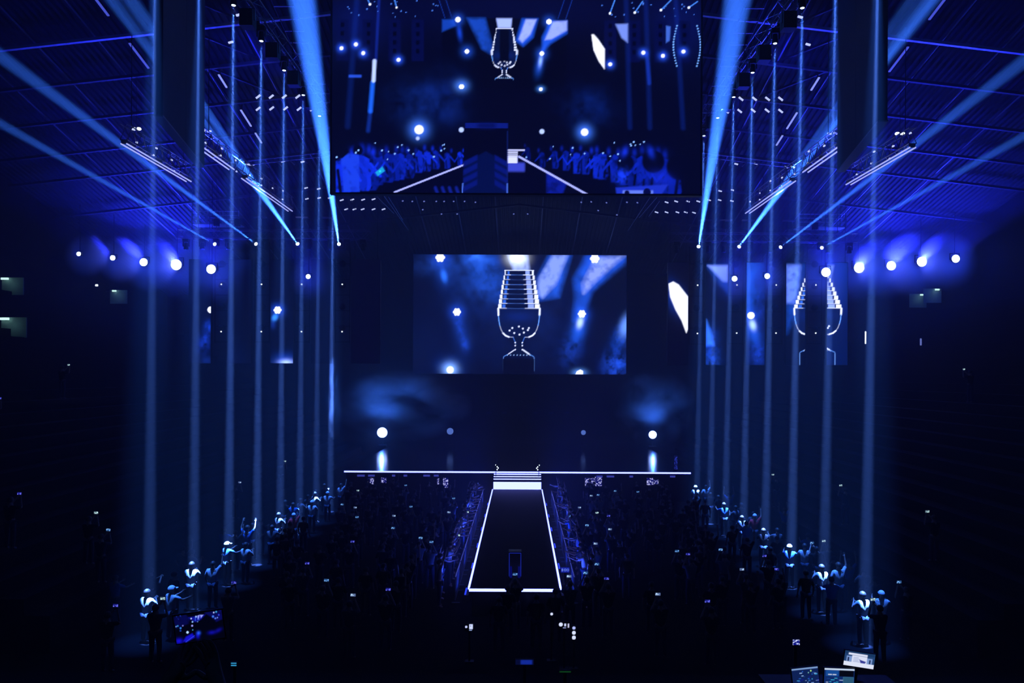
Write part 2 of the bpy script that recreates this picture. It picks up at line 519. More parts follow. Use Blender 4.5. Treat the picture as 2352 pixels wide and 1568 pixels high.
# --- centre screen picture (picture units = photo pixels)
def paint_centre():
    c = Canvas(950, 584, 1438, 860, 1.5)
    c.fill((0.0006, 0.001, 0.010))
    c.blob(1190, 700, 170, 130, (0.001, 0.003, 0.03))
    c.blob(1010, 608, 55, 22, (0.004, 0.02, 0.14), noise=.7, seed=3)
    c.poly([(1062, 584), (1140, 584), (1160, 660), (1180, 700), (1110, 680)], (0.006, 0.045, 0.34), 26, .75, 11, 22, add=True)
    c.blob(1095, 590, 22, 14, (0.02, 0.1, 0.6), noise=.6, seed=5)
    c.blob(1100, 640, 60, 60, (0.003, 0.018, 0.14), noise=.8, seed=6, sc=25)
    c.poly([(1166, 584), (1210, 584), (1216, 622), (1180, 622)], (0.35, 0.48, 1.1), 9, .35, 4, 9)
    c.blob(1187, 590, 20, 16, (1.2, 1.3, 1.5))
    c.poly([(1262, 584), (1310, 584), (1282, 680), (1225, 690), (1236, 636)], (0.012, 0.09, 0.7), 16, .4, 8, 16, add=True)
    c.poly([(1270, 584), (1302, 584), (1275, 652), (1246, 682), (1236, 672), (1238, 640)], (0.26, 0.38, 1.0), 12, .5, 9, 10)
    c.poly([(1345, 590), (1438, 585), (1438, 600), (1358, 668), (1342, 730), (1318, 735), (1322, 680), (1318, 640)], (0.01, 0.08, 0.66), 18, .35, 21, 20, add=True)
    c.poly([(1366, 592), (1432, 585), (1400, 612), (1362, 648), (1340, 672), (1338, 650)], (0.28, 0.38, 1.0), 14, .5, 12, 10)
    c.poly([(1438, 604), (1438, 720), (1340, 720), (1368, 668)], (0.0006, 0.0015, 0.012), 14)
    c.blob(1020, 634, 7, 14, (0.02, 0.15, 0.9), -12, 2.5)
    c.blob(1020, 630, 18, 34, (0.003, 0.02, 0.18), -10)
    c.blob(1056, 750, 10, 22, (0.005, 0.03, 0.3), -14, noise=.5, seed=2, sc=8)
    c.blob(1068, 790, 9, 16, (0.005, 0.03, 0.3), -10, noise=.6, seed=12, sc=8)
    c.blob(1062, 770, 20, 45, (0.002, 0.012, 0.1), -12)
    c.blob(1332, 740, 7, 13, (0.6, 0.8, 1.4), 14, 2.5)
    c.blob(1329, 755, 14, 26, (0.01, 0.1, 0.8), 14)
    c.blob(1313, 800, 22, 34, (0.003, 0.02, 0.2), 20, noise=.9, seed=31, sc=9)
    c.blob(1436, 748, 12, 24, (0.15, 0.35, 1.2), 14, 2.4)
    c.blob(1425, 775, 16, 30, (0.004, 0.04, 0.38), 20, noise=.7, seed=14, sc=9)
    c.blob(1415, 835, 24, 28, (0.008, 0.05, 0.5), 20, noise=.95, seed=15, sc=9)
    c.blob(1035, 845, 26, 22, (0.004, 0.03, 0.26), noise=.4, seed=16)
    c.blob(970, 800, 60, 60, (0.0005, 0.002, 0.018))
    c.blob(1185, 720, 120, 110, (0.001, 0.006, 0.05), noise=.7, seed=44, sc=30)
    for x, y, r in ((1011, 591, 9), (1365, 592, 9), (1050, 717, 7.5), (1336, 720, 7.5)):
        c.blob(x, y, r * 2.2, r * 2.2, (0.008, 0.05, 0.5))
        c.disc(x, y, r, (1.3, 1.4, 1.6))
        for k in range(6):
            c.disc(x + r * .8 * math.cos(k * PI / 3), y + r * .8 * math.sin(k * PI / 3), r * .42, (1.3, 1.4, 1.6))
    c.blob(1035, 850, 15, 14, (0.3, 0.6, 1.4)); c.disc(1035, 851, 8, (1.3, 1.4, 1.6), 3)
    c.blob(1331, 856, 14, 8, (0.1, 0.3, 1.0)); c.poly([(1322, 860), (1325, 853), (1333, 849), (1339, 852), (1339, 860)], (1.3, 1.4, 1.6))
    chalice(c, 1192, 620, 852, 33, 47.5)
    c.rect(1155, 824, 1228, 860, (0.0006, 0.001, 0.012), 3)
    return c

def paint_col(which):
    x0, x1 = {'a': (435, 484), 'b': (525, 576), 'c': (622, 673), 'd': (716, 761), 'e': (806, 870), 'e2': (1508, 1532), 'f': (1535, 1580), 'g': (1622, 1671), 'h': (1715, 1756), 'i': (1806, 1853), 'j': (1900, 1946)}[which]
    c = Canvas(x0, 596, x1, 836, 1.5)
    c.fill((0.0005, 0.0008, 0.008))
    if which == 'a':
        c.fill((0.0006, 0.0014, 0.016))
        c.blob(442, 606, 40, 60, (0.001, 0.003, 0.04))
        c.disc(484, 712, 7.5, (1.2, 1.3, 1.6))
        c.blob(478, 750, 8, 12, (0.004, 0.03, 0.4), noise=.6, seed=2, sc=7)
        c.blob(470, 785, 12, 22, (0.003, 0.02, 0.28), 14, noise=.7, seed=3, sc=8)
        c.blob(475, 830, 12, 10, (0.002, 0.012, 0.13))
    if which == 'b':
        c.blob(550, 600, 26, 20, (0.001, 0.004, 0.05))
        c.blob(540, 830, 26, 40, (0.0005, 0.002, 0.02))
    if which == 'c':
        for k in range(6):
            c.disc(638 + 5.5 * math.cos(k * PI / 3), 713 + 5.5 * math.sin(k * PI / 3), 3.2, (1.3, 1.4, 1.6))
        c.blob(638, 713, 13, 13, (0.01, 0.06, 0.6)); c.disc(638, 713, 6.5, (1.3, 1.4, 1.6))
        c.blob(632, 730, 6, 8, (0.04, 0.3, 1.2), 30, 2.4); c.blob(628, 745, 6, 10, (0.003, 0.02, 0.2))
        c.blob(658, 835, 14, 7, (0.5, 0.7, 1.5)); c.blob(655, 835, 22, 18, (0.006, 0.05, 0.5))
    if which == 'f':
        c.poly([(1536, 646), (1546, 641), (1558, 648), (1579, 676), (1579, 752), (1576, 760), (1566, 732), (1552, 706), (1540, 676)], (1.3, 1.35, 1.6), 4)
        c.blob(1552, 680, 20, 40, (0.004, 0.03, 0.3), -30)
    if which == 'g':
        c.poly([(1626, 603), (1671, 603), (1671, 640), (1660, 640)], (0.22, 0.32, 0.95), 8)
        c.poly([(1624, 603), (1671, 603), (1671, 665), (1650, 640)], (0.005, 0.05, 0.4), 16, add=True)
        c.poly([(1622, 730), (1634, 760), (1640, 790), (1622, 790)], (0.03, 0.16, 0.9), 9)
        c.blob(1630, 780, 16, 30, (0.004, 0.03, 0.33), noise=.7, seed=5, sc=8)
        c.blob(1636, 825, 16, 22, (0.006, 0.045, 0.42), noise=.7, seed=6, sc=7)
    if which == 'h':
        c.fill((0.001, 0.004, 0.05))
        c.blob(1730, 620, 18, 60, (0.008, 0.06, 0.5), noise=.7, seed=7, sc=14)
        c.blob(1720, 660, 9, 80, (0.006, 0.05, 0.4))
        c.blob(1745, 700, 10, 50, (0.002, 0.01, 0.12), noise=.9, seed=9, sc=9)
        c.blob(1729, 742, 7, 12, (0.5, 0.75, 1.5), -14, 2.4); c.blob(1732, 762, 12, 24, (0.008, 0.07, 0.6), -14)
        c.blob(1740, 810, 14, 26, (0.003, 0.02, 0.24), noise=.9, seed=10, sc=7)
        c.blob(1725, 720, 14, 14, (0.01, 0.06, 0.6)); c.disc(1725, 720, 8, (1.3, 1.4, 1.6))
    if which == 'i':
        c.poly([(1806, 603), (1840, 603), (1836, 650), (1826, 690), (1806, 690)], (0.13, 0.22, 0.85), 12, .45, 9, 12)
        c.poly([(1806, 603), (1850, 603), (1830, 720), (1806, 760)], (0.004, 0.04, 0.32), 20, .4, 8, 12, add=True)
    if which == 'j':
        c.fill((0.001, 0.006, 0.07))
        c.poly([(1900, 603), (1914, 603), (1908, 630), (1900, 640)], (0.2, 0.3, 0.95), 8)
        c.blob(1920, 650, 30, 60, (0.003, 0.018, 0.2))
        c.blob(1932, 600, 20, 30, (0.003, 0.014, 0.18))
    if which in 'ij':
        chalice(c, 1879, 622, 836, 24, 53, 8, 1.0, True)
        c.rect(1852, 596, 1858, 836, (0.0005, 0.0008, 0.01))
    return c

def paint_jumbo():
    c = Canvas(762, -32, 1608, 442, 2.0)
    c.fill((0.0007, 0.0012, 0.014))
    S = lambda X, Y: (740 + X / 2.613, Y / 2.613)
    r = np.random.default_rng(3)
    c.blob(1185, 20, 420, 60, (0.0006, 0.001, 0.02))
    c.blob(820, 60, 60, 60, (0.001, 0.003, 0.06)); c.blob(1560, 60, 60, 70, (0.001, 0.003, 0.06))
    # the small stage screen in the picture
    c.rect(1014, 41, 1300, 200, (0.0006, 0.001, 0.011))
    c.poly([(1014, 44), (1040, 44), (1046, 58), (1014, 72)], (0.006, 0.05, 0.45), 5)
    c.poly([(1072, 41), (1112, 41), (1128, 100), (1135, 128), (1106, 110)], (0.008, 0.06, 0.5), 10, .4, 3, 14)
    c.poly([(1138, 41), (1174, 41), (1172, 62), (1142, 62)], (0.4, 0.52, 1.2), 4)
    c.poly([(1198, 42), (1233, 42), (1222, 84), (1200, 104), (1184, 92)], (0.012, 0.09, 0.8), 9)
    c.poly([(1206, 43), (1230, 43), (1216, 78), (1198, 96), (1190, 88)], (0.35, 0.45, 1.1), 5, .2, 3, 9)
    c.poly([(1262, 47), (1300, 46), (1300, 74), (1262, 98), (1244, 118), (1244, 84)], (0.012, 0.09, 0.8), 9)
    c.poly([(1268, 48), (1300, 46), (1300, 68), (1264, 88), (1250, 90)], (0.32, 0.42, 1.1), 5, .2, 5, 9)
    for x, y, q in ((1050, 44, 6), (1259, 48, 6), (1071, 117, 5), (1243, 121, 5)):
        c.blob(x, y, 12, 12, (0.01, 0.06, 0.5)); c.disc(x, y, q, (1.2, 1.3, 1.6))
    c.blob(1054, 74, 5, 16, (0.006, 0.05, 0.6), -8); c.blob(1240, 138, 4, 12, (0.3, 0.5, 1.4), 8); c.blob(1237, 150, 8, 20, (0.006, 0.06, 0.5), 10)
    c.blob(1059, 196, 14, 12, (0.06, 0.2, 0.9)); c.disc(1059, 198, 5.5, (1.3, 1.4, 1.6)); c.blob(1241, 202, 8, 6, (.05, .2, .8)); c.disc(1241, 203, 4, (1.2, 1.3, 1.6))
    chalice(c, 1157, 64, 198, 19, 29, 9, 0.75, False)
    c.rect(1146, 66, 1168, 140, (0.0006, 0.0012, 0.012), 5)
    c.rect(1128, 181, 1186, 204, (0.0006, 0.001, 0.012), 4)
    # stage sides
    for x in (785, 845, 905, 958, 1400, 1455, 1515, 1570):
        c.rect(x - 14, 44, x + 14, 140, (0.0012, 0.0025, 0.05), 4)
        for k in range(4):
            c.rect(x - 4, 52 + k * 20, x + 4, 62 + k * 20, (0.0004, 0.0008, 0.01), 2)
    for x, y in ((783, 111), (816, 102), (833, 122), (914, 137), (1400, 145), (1476, 118), (1521, 125), (1568, 115)):
        c.blob(x, y, 9, 9, (0.02, 0.09, 0.9)); c.disc(x, y, 4.2, (1.2, 1.3, 1.6), 2)
    c.rect(800, 172, 829, 178, (0.02, 0.08, 0.7), 3)
    c.line(870, -30, 862, 140, 6, (0.003, 0.012, 0.18), 4, add=True)
    c.line(859, 140, 857, 185, 8, (0.55, 0.7, 1.3), 4); c.line(855, 190, 850, 255, 9, (0.01, 0.12, 0.9), 6, add=True); c.line(850, 255, 845, 300, 8, (0.003, 0.02, 0.22), 6, add=True)
    c.line(820, -30, 798, 290, 12, (0.001, 0.006, 0.07), 8, add=True)
    for x0, x1 in ((1435, 1446), (1480, 1492), (1548, 1568)):
        c.line(x0, -30, x1, 290, 10, (0.001, 0.006, 0.08), 7, add=True)
    c.line(1484, 120, 1490, 188, 8, (0.004, 0.02, 0.25), 5, add=True)
    c.poly([(1357, 77), (1362, 77), (1372, 88), (1387, 110), (1387, 156), (1374, 138), (1362, 112)], (1.2, 1.25, 1.6), 3)
    c.poly([(1412, 53), (1440, 52), (1440, 95), (1426, 84)], (0.18, 0.28, 0.9), 5)
    c.poly([(1528, 56), (1538, 58), (1536, 90), (1528, 95)], (0.05, 0.14, 0.7), 4)
    for x in (1549, 1603):
        sg = 1 if x > 1580 else -1
        for k in range(16):
            t = k / 15
            c.disc(x + sg * (8 * math.sin(t * PI) - 4), 56 + 92 * t, 1.8, (.2, .5, 1.3))
    for k in range(40):
        c.disc(r.uniform(770, 1010) if k % 2 else r.uniform(1360, 1600), r.uniform(0, 42), r.uniform(1, 1.8), (.06, .2, .9))
    for x0, y0, x1, y1 in ((838, -12, 848, 10), (902, -10, 909, 17), (1412, -8, 1399, 28), (1474, 0, 1456, 26), (1540, -4, 1516, 20), (1600, 0, 1580, 14)):
        c.line(x0, y0, x1, y1, 2.5, (.06, .25, 1.0)); c.disc(x1, y1, 2.6, (1, 1.1, 1.5))
    for x0 in (1000, 1016, 1318, 1300):
        c.line(x0, -20, x0 + (20 if x0 < 1200 else -20), 40, 1.5, (.006, .03, .3))
    # smoke
    c.blob(970, 235, 60, 42, (0.002, 0.012, 0.12), noise=.8, seed=4, sc=34)
    c.blob(1030, 220, 36, 50, (0.0015, 0.008, 0.09), noise=.8, seed=8, sc=34)
    c.blob(1350, 245, 50, 40, (0.001, 0.007, 0.08), noise=.8, seed=9, sc=30)
    # people left and right of the catwalk
    def fig(x, y, h, tilt, bright):
        b = (0.006 * bright, 0.035 * bright, 1.0 * bright)
        w = h * .26
        c.poly([(x - w * .42, y - h * .60), (x - w * .1, y - h * .66), (x + w * .3, y - h * .60), (x + w * .5, y - h * .1), (x + w * .3, y), (x - w * .4, y)], b, 4, .85, int(x) % 50, 7 + h * .05)
        hx, hy = x + tilt * h * .10, y - h * .76
        c.disc(hx, hy, h * .11, (0.0008, 0.0015, 0.02), 3)
        c.blob(hx + tilt * h * .06, hy + h * .03, h * .045, h * .08, [q * .8 for q in b])
        c.line(x + tilt * w * .4, y - h * .5, x + tilt * h * .30, y - h * .28, h * .07, [q * 1.2 for q in b], 2, h * .045)
        if int(x) % 3:
            c.line(x + tilt * h * .30, y - h * .28, x + tilt * h * (.34 + .1 * (int(x) % 2)), y - h * .5, h * .045, [q * 1.3 for q in b], 2, h * .03)
        c.line(x - tilt * w * .3, y - h * .45, x - tilt * w * .1, y - h * .05, h * .05, (0.0008, 0.0015, 0.02), 3)
    for i in range(15):
        t = (i / 14) ** .85
        x = 1052 - 262 * t + r.uniform(-5, 5); fig(x, 374 + 76 * t + r.uniform(-6, 6), 46 + 92 * t, 1, r.uniform(.18, .85))
    for i in range(16):
        t = (i / 15) ** .85
        x = 1212 + 340 * t + r.uniform(-5, 5); fig(x, 372 + 74 * t + r.uniform(-6, 6), 46 + 88 * t, -1, r.uniform(.12, .75) * (1 - .5 * t))
    for x, y, q in ((1436, 372, 20), (1500, 368, 26), (1560, 380, 30), (786, 350, 14), (822, 345, 12)):
        c.disc(x, y, q, (0.0007, 0.0012, 0.015), 5)
    c.blob(1434, 346, 7, 12, (.004, .02, .5), 20); c.blob(1494, 346, 7, 13, (.004, .02, .45), -20); c.blob(1428, 402, 12, 16, (.005, .03, .6), 30, noise=.7, seed=3, sc=6); c.blob(1520, 405, 26, 14, (.003, .008, .22), 20)
    c.poly([(784, 366), (800, 352), (824, 356), (826, 440), (790, 440)], (.01, .05, .8), 4, .6, 3, 12)
    for i in range(34):
        x = r.uniform(770, 1050) if i % 2 else r.uniform(1205, 1480)
        y = r.uniform(322, 368)
        c.disc(x, y, r.uniform(1.2, 2.2), (.3, .6, 1.4))
    c.poly([(862, 396), (878, 382), (884, 392), (868, 404)], (0.01, 0.35, 0.75), 2); c.disc(873, 393, 2.5, (.02, .8, .9))
    # catwalk
    c.poly([(1062, 378), (1166, 360), (1200, 358), (1350, 446), (906, 446)], (0.0006, 0.001, 0.015), 3)
    for k in range(5):
        c.line(1000 + k * 16, 430, 1006 + k * 16, 446, 6, (0.004, 0.012, 0.25), 5, add=True)
    c.poly([(1256, 392), (1300, 420), (1290, 446), (1256, 446)], (0.003, 0.01, 0.3), 8, .6, 6, 12)
    c.line(1066, 377, 906, 441, 3.6, (0.45, 0.5, 1.3)); c.line(1192, 358, 1352, 446, 4.2, (0.45, 0.5, 1.3))
    c.rect(1165, 372, 1205, 392, (0.04, 0.06, 0.6), 6)
    c.rect(1165, 358, 1188, 373, (0.7, 0.75, 1.5)); 
    for k, yy in enumerate((343, 347.5, 352, 356.5)):
        c.line(1165, yy, 1188 + (16 if k == 0 else 0), yy, 2.2, (0.8, 0.85, 1.5))
    # podium seen from behind
    c.poly([(1067, 281), (1166, 281), (1166, 444), (1062, 444)], (0.0006, 0.001, 0.013), 1.5)
    c.rect(1068, 281, 1166, 293, (0.003, 0.01, 0.2), 2); c.rect(1096, 281, 1138, 293, (0.0015, 0.004, 0.09), 12)
    c.poly([(1066, 372), (1116, 346), (1164, 372), (1166, 444), (1062, 444)], (0.001, 0.004, 0.06), 4)
    for k in range(4):
        y = 366 + k * 19
        c.poly([(1064, y + 4), (1096, y - 12), (1096, y), (1064, y + 16)], (0.002, 0.007, 0.17), 4)
        c.poly([(1165, y + 4), (1136, y - 12), (1136, y), (1165, y + 16)], (0.002, 0.007, 0.17), 4)
    c.line(1063, 420, 1062, 444, 2, (.08, .2, 1.0)); c.line(1165, 420, 1165, 444, 2, (.08, .2, 1.0)); c.line(1165, 300, 1165, 420, 1.2, (.01, .03, .35))
    # lamps on stage
    for x, y, q in ((962, 297, 10), (1342, 301, 8)):
        c.blob(x, y, q * 1.9, q * 1.9, (0.05, 0.2, 1.1)); c.disc(x, y, q, (1.3, 1.4, 1.6), 3)
    for x, y in ((1059, 297), (1244, 300)):
        c.disc(x, y, 5.5, (.5, .65, 1.3), 2)
    c.disc(959, 317, 4, (.5, .65, 1.3), 3)
    c.poly([(1414, 428), (1534, 420), (1520, 442), (1416, 442)], (0.01, 0.03, 0.55), 4); c.rect(1430, 434, 1500, 442, (0.12, 0.2, 0.9), 3)
    c.disc(1440, 440, 6, (.001, .002, .05), 2); c.disc(1486, 438, 9, (.001, .002, .05), 2)
    return c

# ------------------------------------------------------------------ hanging video wall over the catwalk
JY = 36.0
tl, tr, bl, br = P(762, -32, JY), P(1608, -32, JY), P(762, 442, JY), P(1608, 442, JY)
jw = thing('jumbotron', 'huge video wall hung over the catwalk showing the crowd and podium', 'video screen', ((bl.x + br.x) / 2, JY, (bl.z + br.z) / 2))
def loc_of(o, p): return Vector(p) - o.location
x0, x1, zb, zt = bl.x - jw.location.x, br.x - jw.location.x, min(bl.z, br.z) - jw.location.z, tl.z - jw.location.z
part('screen', paint_jumbo().mesh('jumbotron_screen', lambda u, v: (x0 + (x1 - x0) * u, -0.02, zt + (zb - zt) * v), M_SCREEN), None, jw, label='glowing picture face')
part('cabinet', MB().box(((x0 + x1) / 2, 0.33, (zb + zt) / 2), (x1 - x0, 0.66, zt - zb)), M_BLACK, jw)
part('bezel', MB().box(((x0 + x1) / 2, 0.1, zb - 0.04), (x1 - x0 + .16, 0.3, 0.08)).box((x0 - .04, 0.1, (zt + zb) / 2), (.08, .3, zt - zb)).box((x1 + .04, 0.1, (zt + zb) / 2), (.08, .3, zt - zb)), M_BLACK, jw)
for k in range(5):
    xx = x0 + (x1 - x0) * (k + .5) / 5
    part('hanging_cable', MB().tube((xx, .3, zt), (xx, .3, roof_z(xx, JY) - jw.location.z + .1), .025, 6), M_RUBBER, jw)

# side screens seen from behind, dull grey cloth
M_CLOTH = mat('screen_back_cloth', (0.22, 0.22, 0.26), 0.85, noise=0.15, scale=0.6, spec=0.1)
def side_screen(n0, n1, yn, yf, nm):
    a, b = P(*n0, yn), P(*n1, yf)
    z = (a.z + b.z) / 2
    o = thing('side_screen', 'tall grey side screen turned edge on, hanging %s of the huge video wall' % nm, 'video screen', (a.x, a.y, z), group='side screens')
    d = Vector((b.x - a.x, b.y - a.y, 0)); L = d.length; d.normalize()
    rz = math.atan2(d.y, d.x)
    o.rotation_euler = (0, 0, rz)
    H = 12.0
    n = 2
    for k in range(n):
        part('panel', MB().box((L * (k + .5) / n, 0, H / 2 + .07), (L / n - .03, .3, H)), M_CLOTH, o)
    part('frame_rail', MB().box((L / 2, 0, 0.03), (L + .04, .34, .06)), M_BEAM, o, label='pale bottom rail')
    for k in (0.1, 0.9):
        x_, y_ = a.x + d.x * L * k, a.y + d.y * L * k
        part('hanging_cable', MB().tube((L * k, 0, H), (L * k, 0, roof_z(x_, y_) - z + .2), .03, 6), M_RUBBER, o)
side_screen((363, 267), (461, 385), 26.6, 33.2, 'left')
side_screen((2028, 279), (1931, 396), 26.6, 33.2, 'right')

# ------------------------------------------------------------------ stage, catwalk, steps
SY, SZ, SX = 51.1, 2.0, 11.62
o = thing('stage', 'wide black glossy stage with a white glowing front edge', 'stage', (0, SY, 0))
part('deck', MB().box((0, 10.5, SZ - .06), (2 * SX, 21, .12)), M_STAGE, o)
part('fascia', MB().box((0, .3, (SZ - .12) / 2), (2 * SX - .2, .3, SZ - .12)), M_BLACK, o)
part('side_panel', MB().box((-SX + .2, 10.6, (SZ - .12) / 2), (.2, 20.4, SZ - .12)), M_BLACK, o)
part('side_panel', MB().box((SX - .2, 10.6, (SZ - .12) / 2), (.2, 20.4, SZ - .12)), M_BLACK, o)
part('edge_light', MB().box((0, -.03, SZ - .05), (2 * SX, .05, .10)), M_STRIP, o, label='glowing white strip')
CW, CZT, CY0, CY1 = 1.6, 0.96, 26.75, 49.95
o = thing('catwalk', 'long black catwalk edged in glowing white strips running into the crowd', 'catwalk', (0, CY0, 0))
L = CY1 - CY0
part('deck', MB().box((0, L / 2, CZT - .05), (2 * CW, L, .10)), mat('catwalk_black', (0.004, 0.004, 0.006), 0.6, spec=0.02), o)
part('skirt', MB().box((0, L / 2, (CZT - .1) / 2), (2 * CW - .2, L - .1, CZT - .1)), M_BLACK, o)
for sx in (-1, 1):
    part('edge_light', MB().box((sx * (CW + .02), L / 2 + .1, CZT - .02), (.07, L - .2, .09)), M_STRIP, o, label='glowing white strip')
part('edge_light', MB().box((-0.95, -.03, CZT - .02), (1.3, .05, .09)), M_STRIP, o, label='glowing white strip')
part('edge_light', MB().box((0.75, -.03, CZT - .02), (1.4, .05, .09)), M_STRIP, o, label='glowing white strip')
o = thing('staircase', 'short lit staircase from the catwalk up to the stage', 'stairs', (0, 50.0, 0))
part('light_panel', MB().box((0, 0, (0.97 + 1.42) / 2), (2 * CW - .06, .06, .45)), M_STEPLED, o, label='glowing white lowest riser')
zs_ = [1.44, 1.62, 1.75, 1.87]
prev = 0
for k, z in enumerate(zs_):
    y = 0.03 + k * .26
    part('step', MB().box((0, y + .13, z / 2), (2 * CW - .06, .26, z)), M_BLACK, o)
    part('step_light', MB().box((0, y - .015, z - .02), (2 * CW - .06, .03, .06)), M_STEPLED, o, label='glowing white nosing')
for sx, nm in ((-1, 'left'), (1, 'right')):
    o = thing('handrail', 'thin black handrail with small white lights at the %s of the stairs' % nm, 'handrail', (sx * 1.36, 51.0, 2.004), group='stair handrails')
    part('post', MB().tube((0, .2, 0), (0, .2, .85), .02, 8), M_BLACK, o)
    part('rail', MB().tube((0, .2, .85), (sx * .06, -.6, .45), .02, 8), M_BLACK, o)
    part('post', MB().tube((sx * .06, -.6, -.25), (sx * .06, -.6, .45), .02, 8), M_BLACK, o)
    for dx, dy, dz in ((0, .2, .3), (0.07 * -sx, .15, .22), (.1 * sx, .3, .40), (0, .1, .12)):
        part('light', MB().lathe([(.001, -.045), (.035, -.03), (.035, .03), (.001, .045)], None, (dx, dy, dz), 8), M_DOT, o)

# podium at the crowd end of the catwalk
pb = PZ(1183, 1326, CZT) + Vector((0, 0, .003))
o = thing('podium', 'narrow dark podium with blue glowing edges standing on the catwalk', 'podium', pb)
M_EDGE = mat('podium_edge_led', (.02, .02, .02), .4, emit=(0.02, 0.05, 1.0), strength=0.5)
M_PODB = mat('podium_panel', (0.02, 0.02, 0.03), 0.35)
part('body', MB().box((0, 0, .48), (.40, .36, .96)), M_PODB, o)
part('top', MB().box((0, 0, .98), (.47, .42, .05)), M_PODB, o)
for sx in (-1, 1):
    part('edge_light', MB().box((sx * .215, -.17, .52), (.022, .03, .86)), M_EDGE, o)
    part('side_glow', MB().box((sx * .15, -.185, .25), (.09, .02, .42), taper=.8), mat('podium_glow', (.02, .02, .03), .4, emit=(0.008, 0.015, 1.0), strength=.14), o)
part('edge_light', MB().box((0, -.2, .955), (.40, .03, .022)), M_EDGE, o)

# centre screen
CYS = 71.6
a, b = P(950, 584, CYS), P(1438, 860, CYS)
o = thing('video_wall', 'main stage video wall showing a silver stepped trophy cup in blue beams', 'video screen', ((a.x + b.x) / 2, CYS, b.z))
w_, h_ = b.x - a.x, a.z - b.z
part('screen', paint_centre().mesh('stage_screen', lambda u, v: (-w_ / 2 + w_ * u, -.03, h_ * (1 - v)), M_FARSCREEN), None, o, label='glowing picture face')
part('cabinet', MB().box((0, .2, h_ / 2), (w_ + .1, .42, h_ + .1)), M_BLACK, o)
for k in (-1, 0, 1):
    part('hanging_cable', MB().tube((k * w_ * .4, .2, h_), (k * w_ * .4, .2, roof_z(k * w_ * .4, CYS) - b.z + .2), .03, 6), M_RUBBER, o)
# wall under the screen
o = thing('stage_backdrop', 'black backdrop wall with a row of faint blue lights under the main screen', 'backdrop', (0, 72.2, 0))
part('wall_panel', MB().box((0, .1, 4.25), (22, .2, 8.5)), M_BLACK, o)
for k in range(6):
    q = P(1122 + k * 36, 948, 72.1)
    part('light', MB().box((q.x, -.03, q.z), (.5, .05, .14)), mat('faint_blue', (.01, .01, .01), .5, emit=(.01, .015, 1), strength=.05), o)

# video columns on both sides
CYC = 57.2
colw = {'a': (435, 484), 'b': (525, 576), 'c': (622, 673), 'd': (716, 761), 'e': (808, 872), 'f': (1535, 1580), 'g': (1622, 1671), 'h': (1715, 1756), 'i': (1806, 1849), 'j': (1900, 1946)}
coll = {'a': 'outermost left column screen, white disc cut at its edge', 'b': 'dark blank column screen second from the hall\'s left end', 'c': 'column screen showing a white disc and bottom glow, left of the stage', 'd': 'dark blank column screen just left of the stage, fourth from the end',
        'e': 'dark blank column screen nearest the main screen on its left', 'f': 'column screen with a large white slanting flare, beside the main screen', 'g': 'column screen with pale corner beam and blue smoke', 'h': 'column screen with a white disc in blue haze, right of the stage', 'i': 'column screen showing the left half of a trophy cup', 'j': 'outermost column screen showing the right half of a trophy cup'}
for kx, (xa, xb) in colw.items():
    yt, ybm = (596, 834) if xa < 1100 else (603, 838)
    a, b = P(xa, yt, CYC), P(xb, ybm, CYC)
    w_, h_ = b.x - a.x, a.z - b.z
    o = thing('column_screen', coll[kx], 'video screen', ((a.x + b.x) / 2, CYC, b.z), group='tall column screens')
    part('screen', paint_col(kx).mesh('column_picture', lambda u, v: (-w_ / 2 + w_ * u, -.02, h_ * (1 - v)), M_FARSCREEN), None, o)
    part('cabinet', MB().box((0, .12, h_ / 2), (w_ + .06, .25, h_ + .06)), M_BLACK, o)
    for sx in (-1, 1):
        part('hanging_cable', MB().tube((sx * w_ * .4, .1, h_), (sx * w_ * .4, .1, roof_z((a.x + b.x) / 2 + sx * w_ * .4, CYC + .1) - b.z + .12), .02, 6), M_RUBBER, o)

# ------------------------------------------------------------------ trusses
def truss(name, label, group, p, q, w=.5, h=.5, bay=.6, m=M_ALU, tubes=None):
    p, q = Vector(p), Vector(q)
    d = (q - p); L = d.length; d.normalize()
    side = d.cross(Vector((0, 0, 1))).normalized()
    up = side.cross(d)
    o = thing(name, label, 'truss', p, group=group)
    cs = [side * (sx * w / 2) + up * (sz * h / 2) for sx in (-1, 1) for sz in (-1, 1)]
    for c_ in cs:
        part('chord', MB().tube(c_, c_ + d * L, .03, 6), m, o)
    la = MB()
    n = max(1, int(L / bay))
    for i in range(n):
        t0, t1 = d * (L * i / n), d * (L * (i + 1) / n)
        e = i % 2
        la.bar(cs[0 + e] + t0, cs[1 - e] + t1, .022); la.bar(cs[2 + e] + t0, cs[3 - e] + t1, .022)
        la.bar(cs[0 if e else 2] + t0, cs[2 if e else 0] + t1, .022); la.bar(cs[1 if e else 3] + t0, cs[3 if e else 1] + t1, .022)
    part('lattice', la, m, o)
    return o
def hang(o, pts):
    for p in pts:
        part('chain', MB().tube(Vector(p) - o.location, Vector((p[0], p[1], roof_z(p[0], p[1]) - .02)) - o.location, .02, 6), M_RUBBER, o)

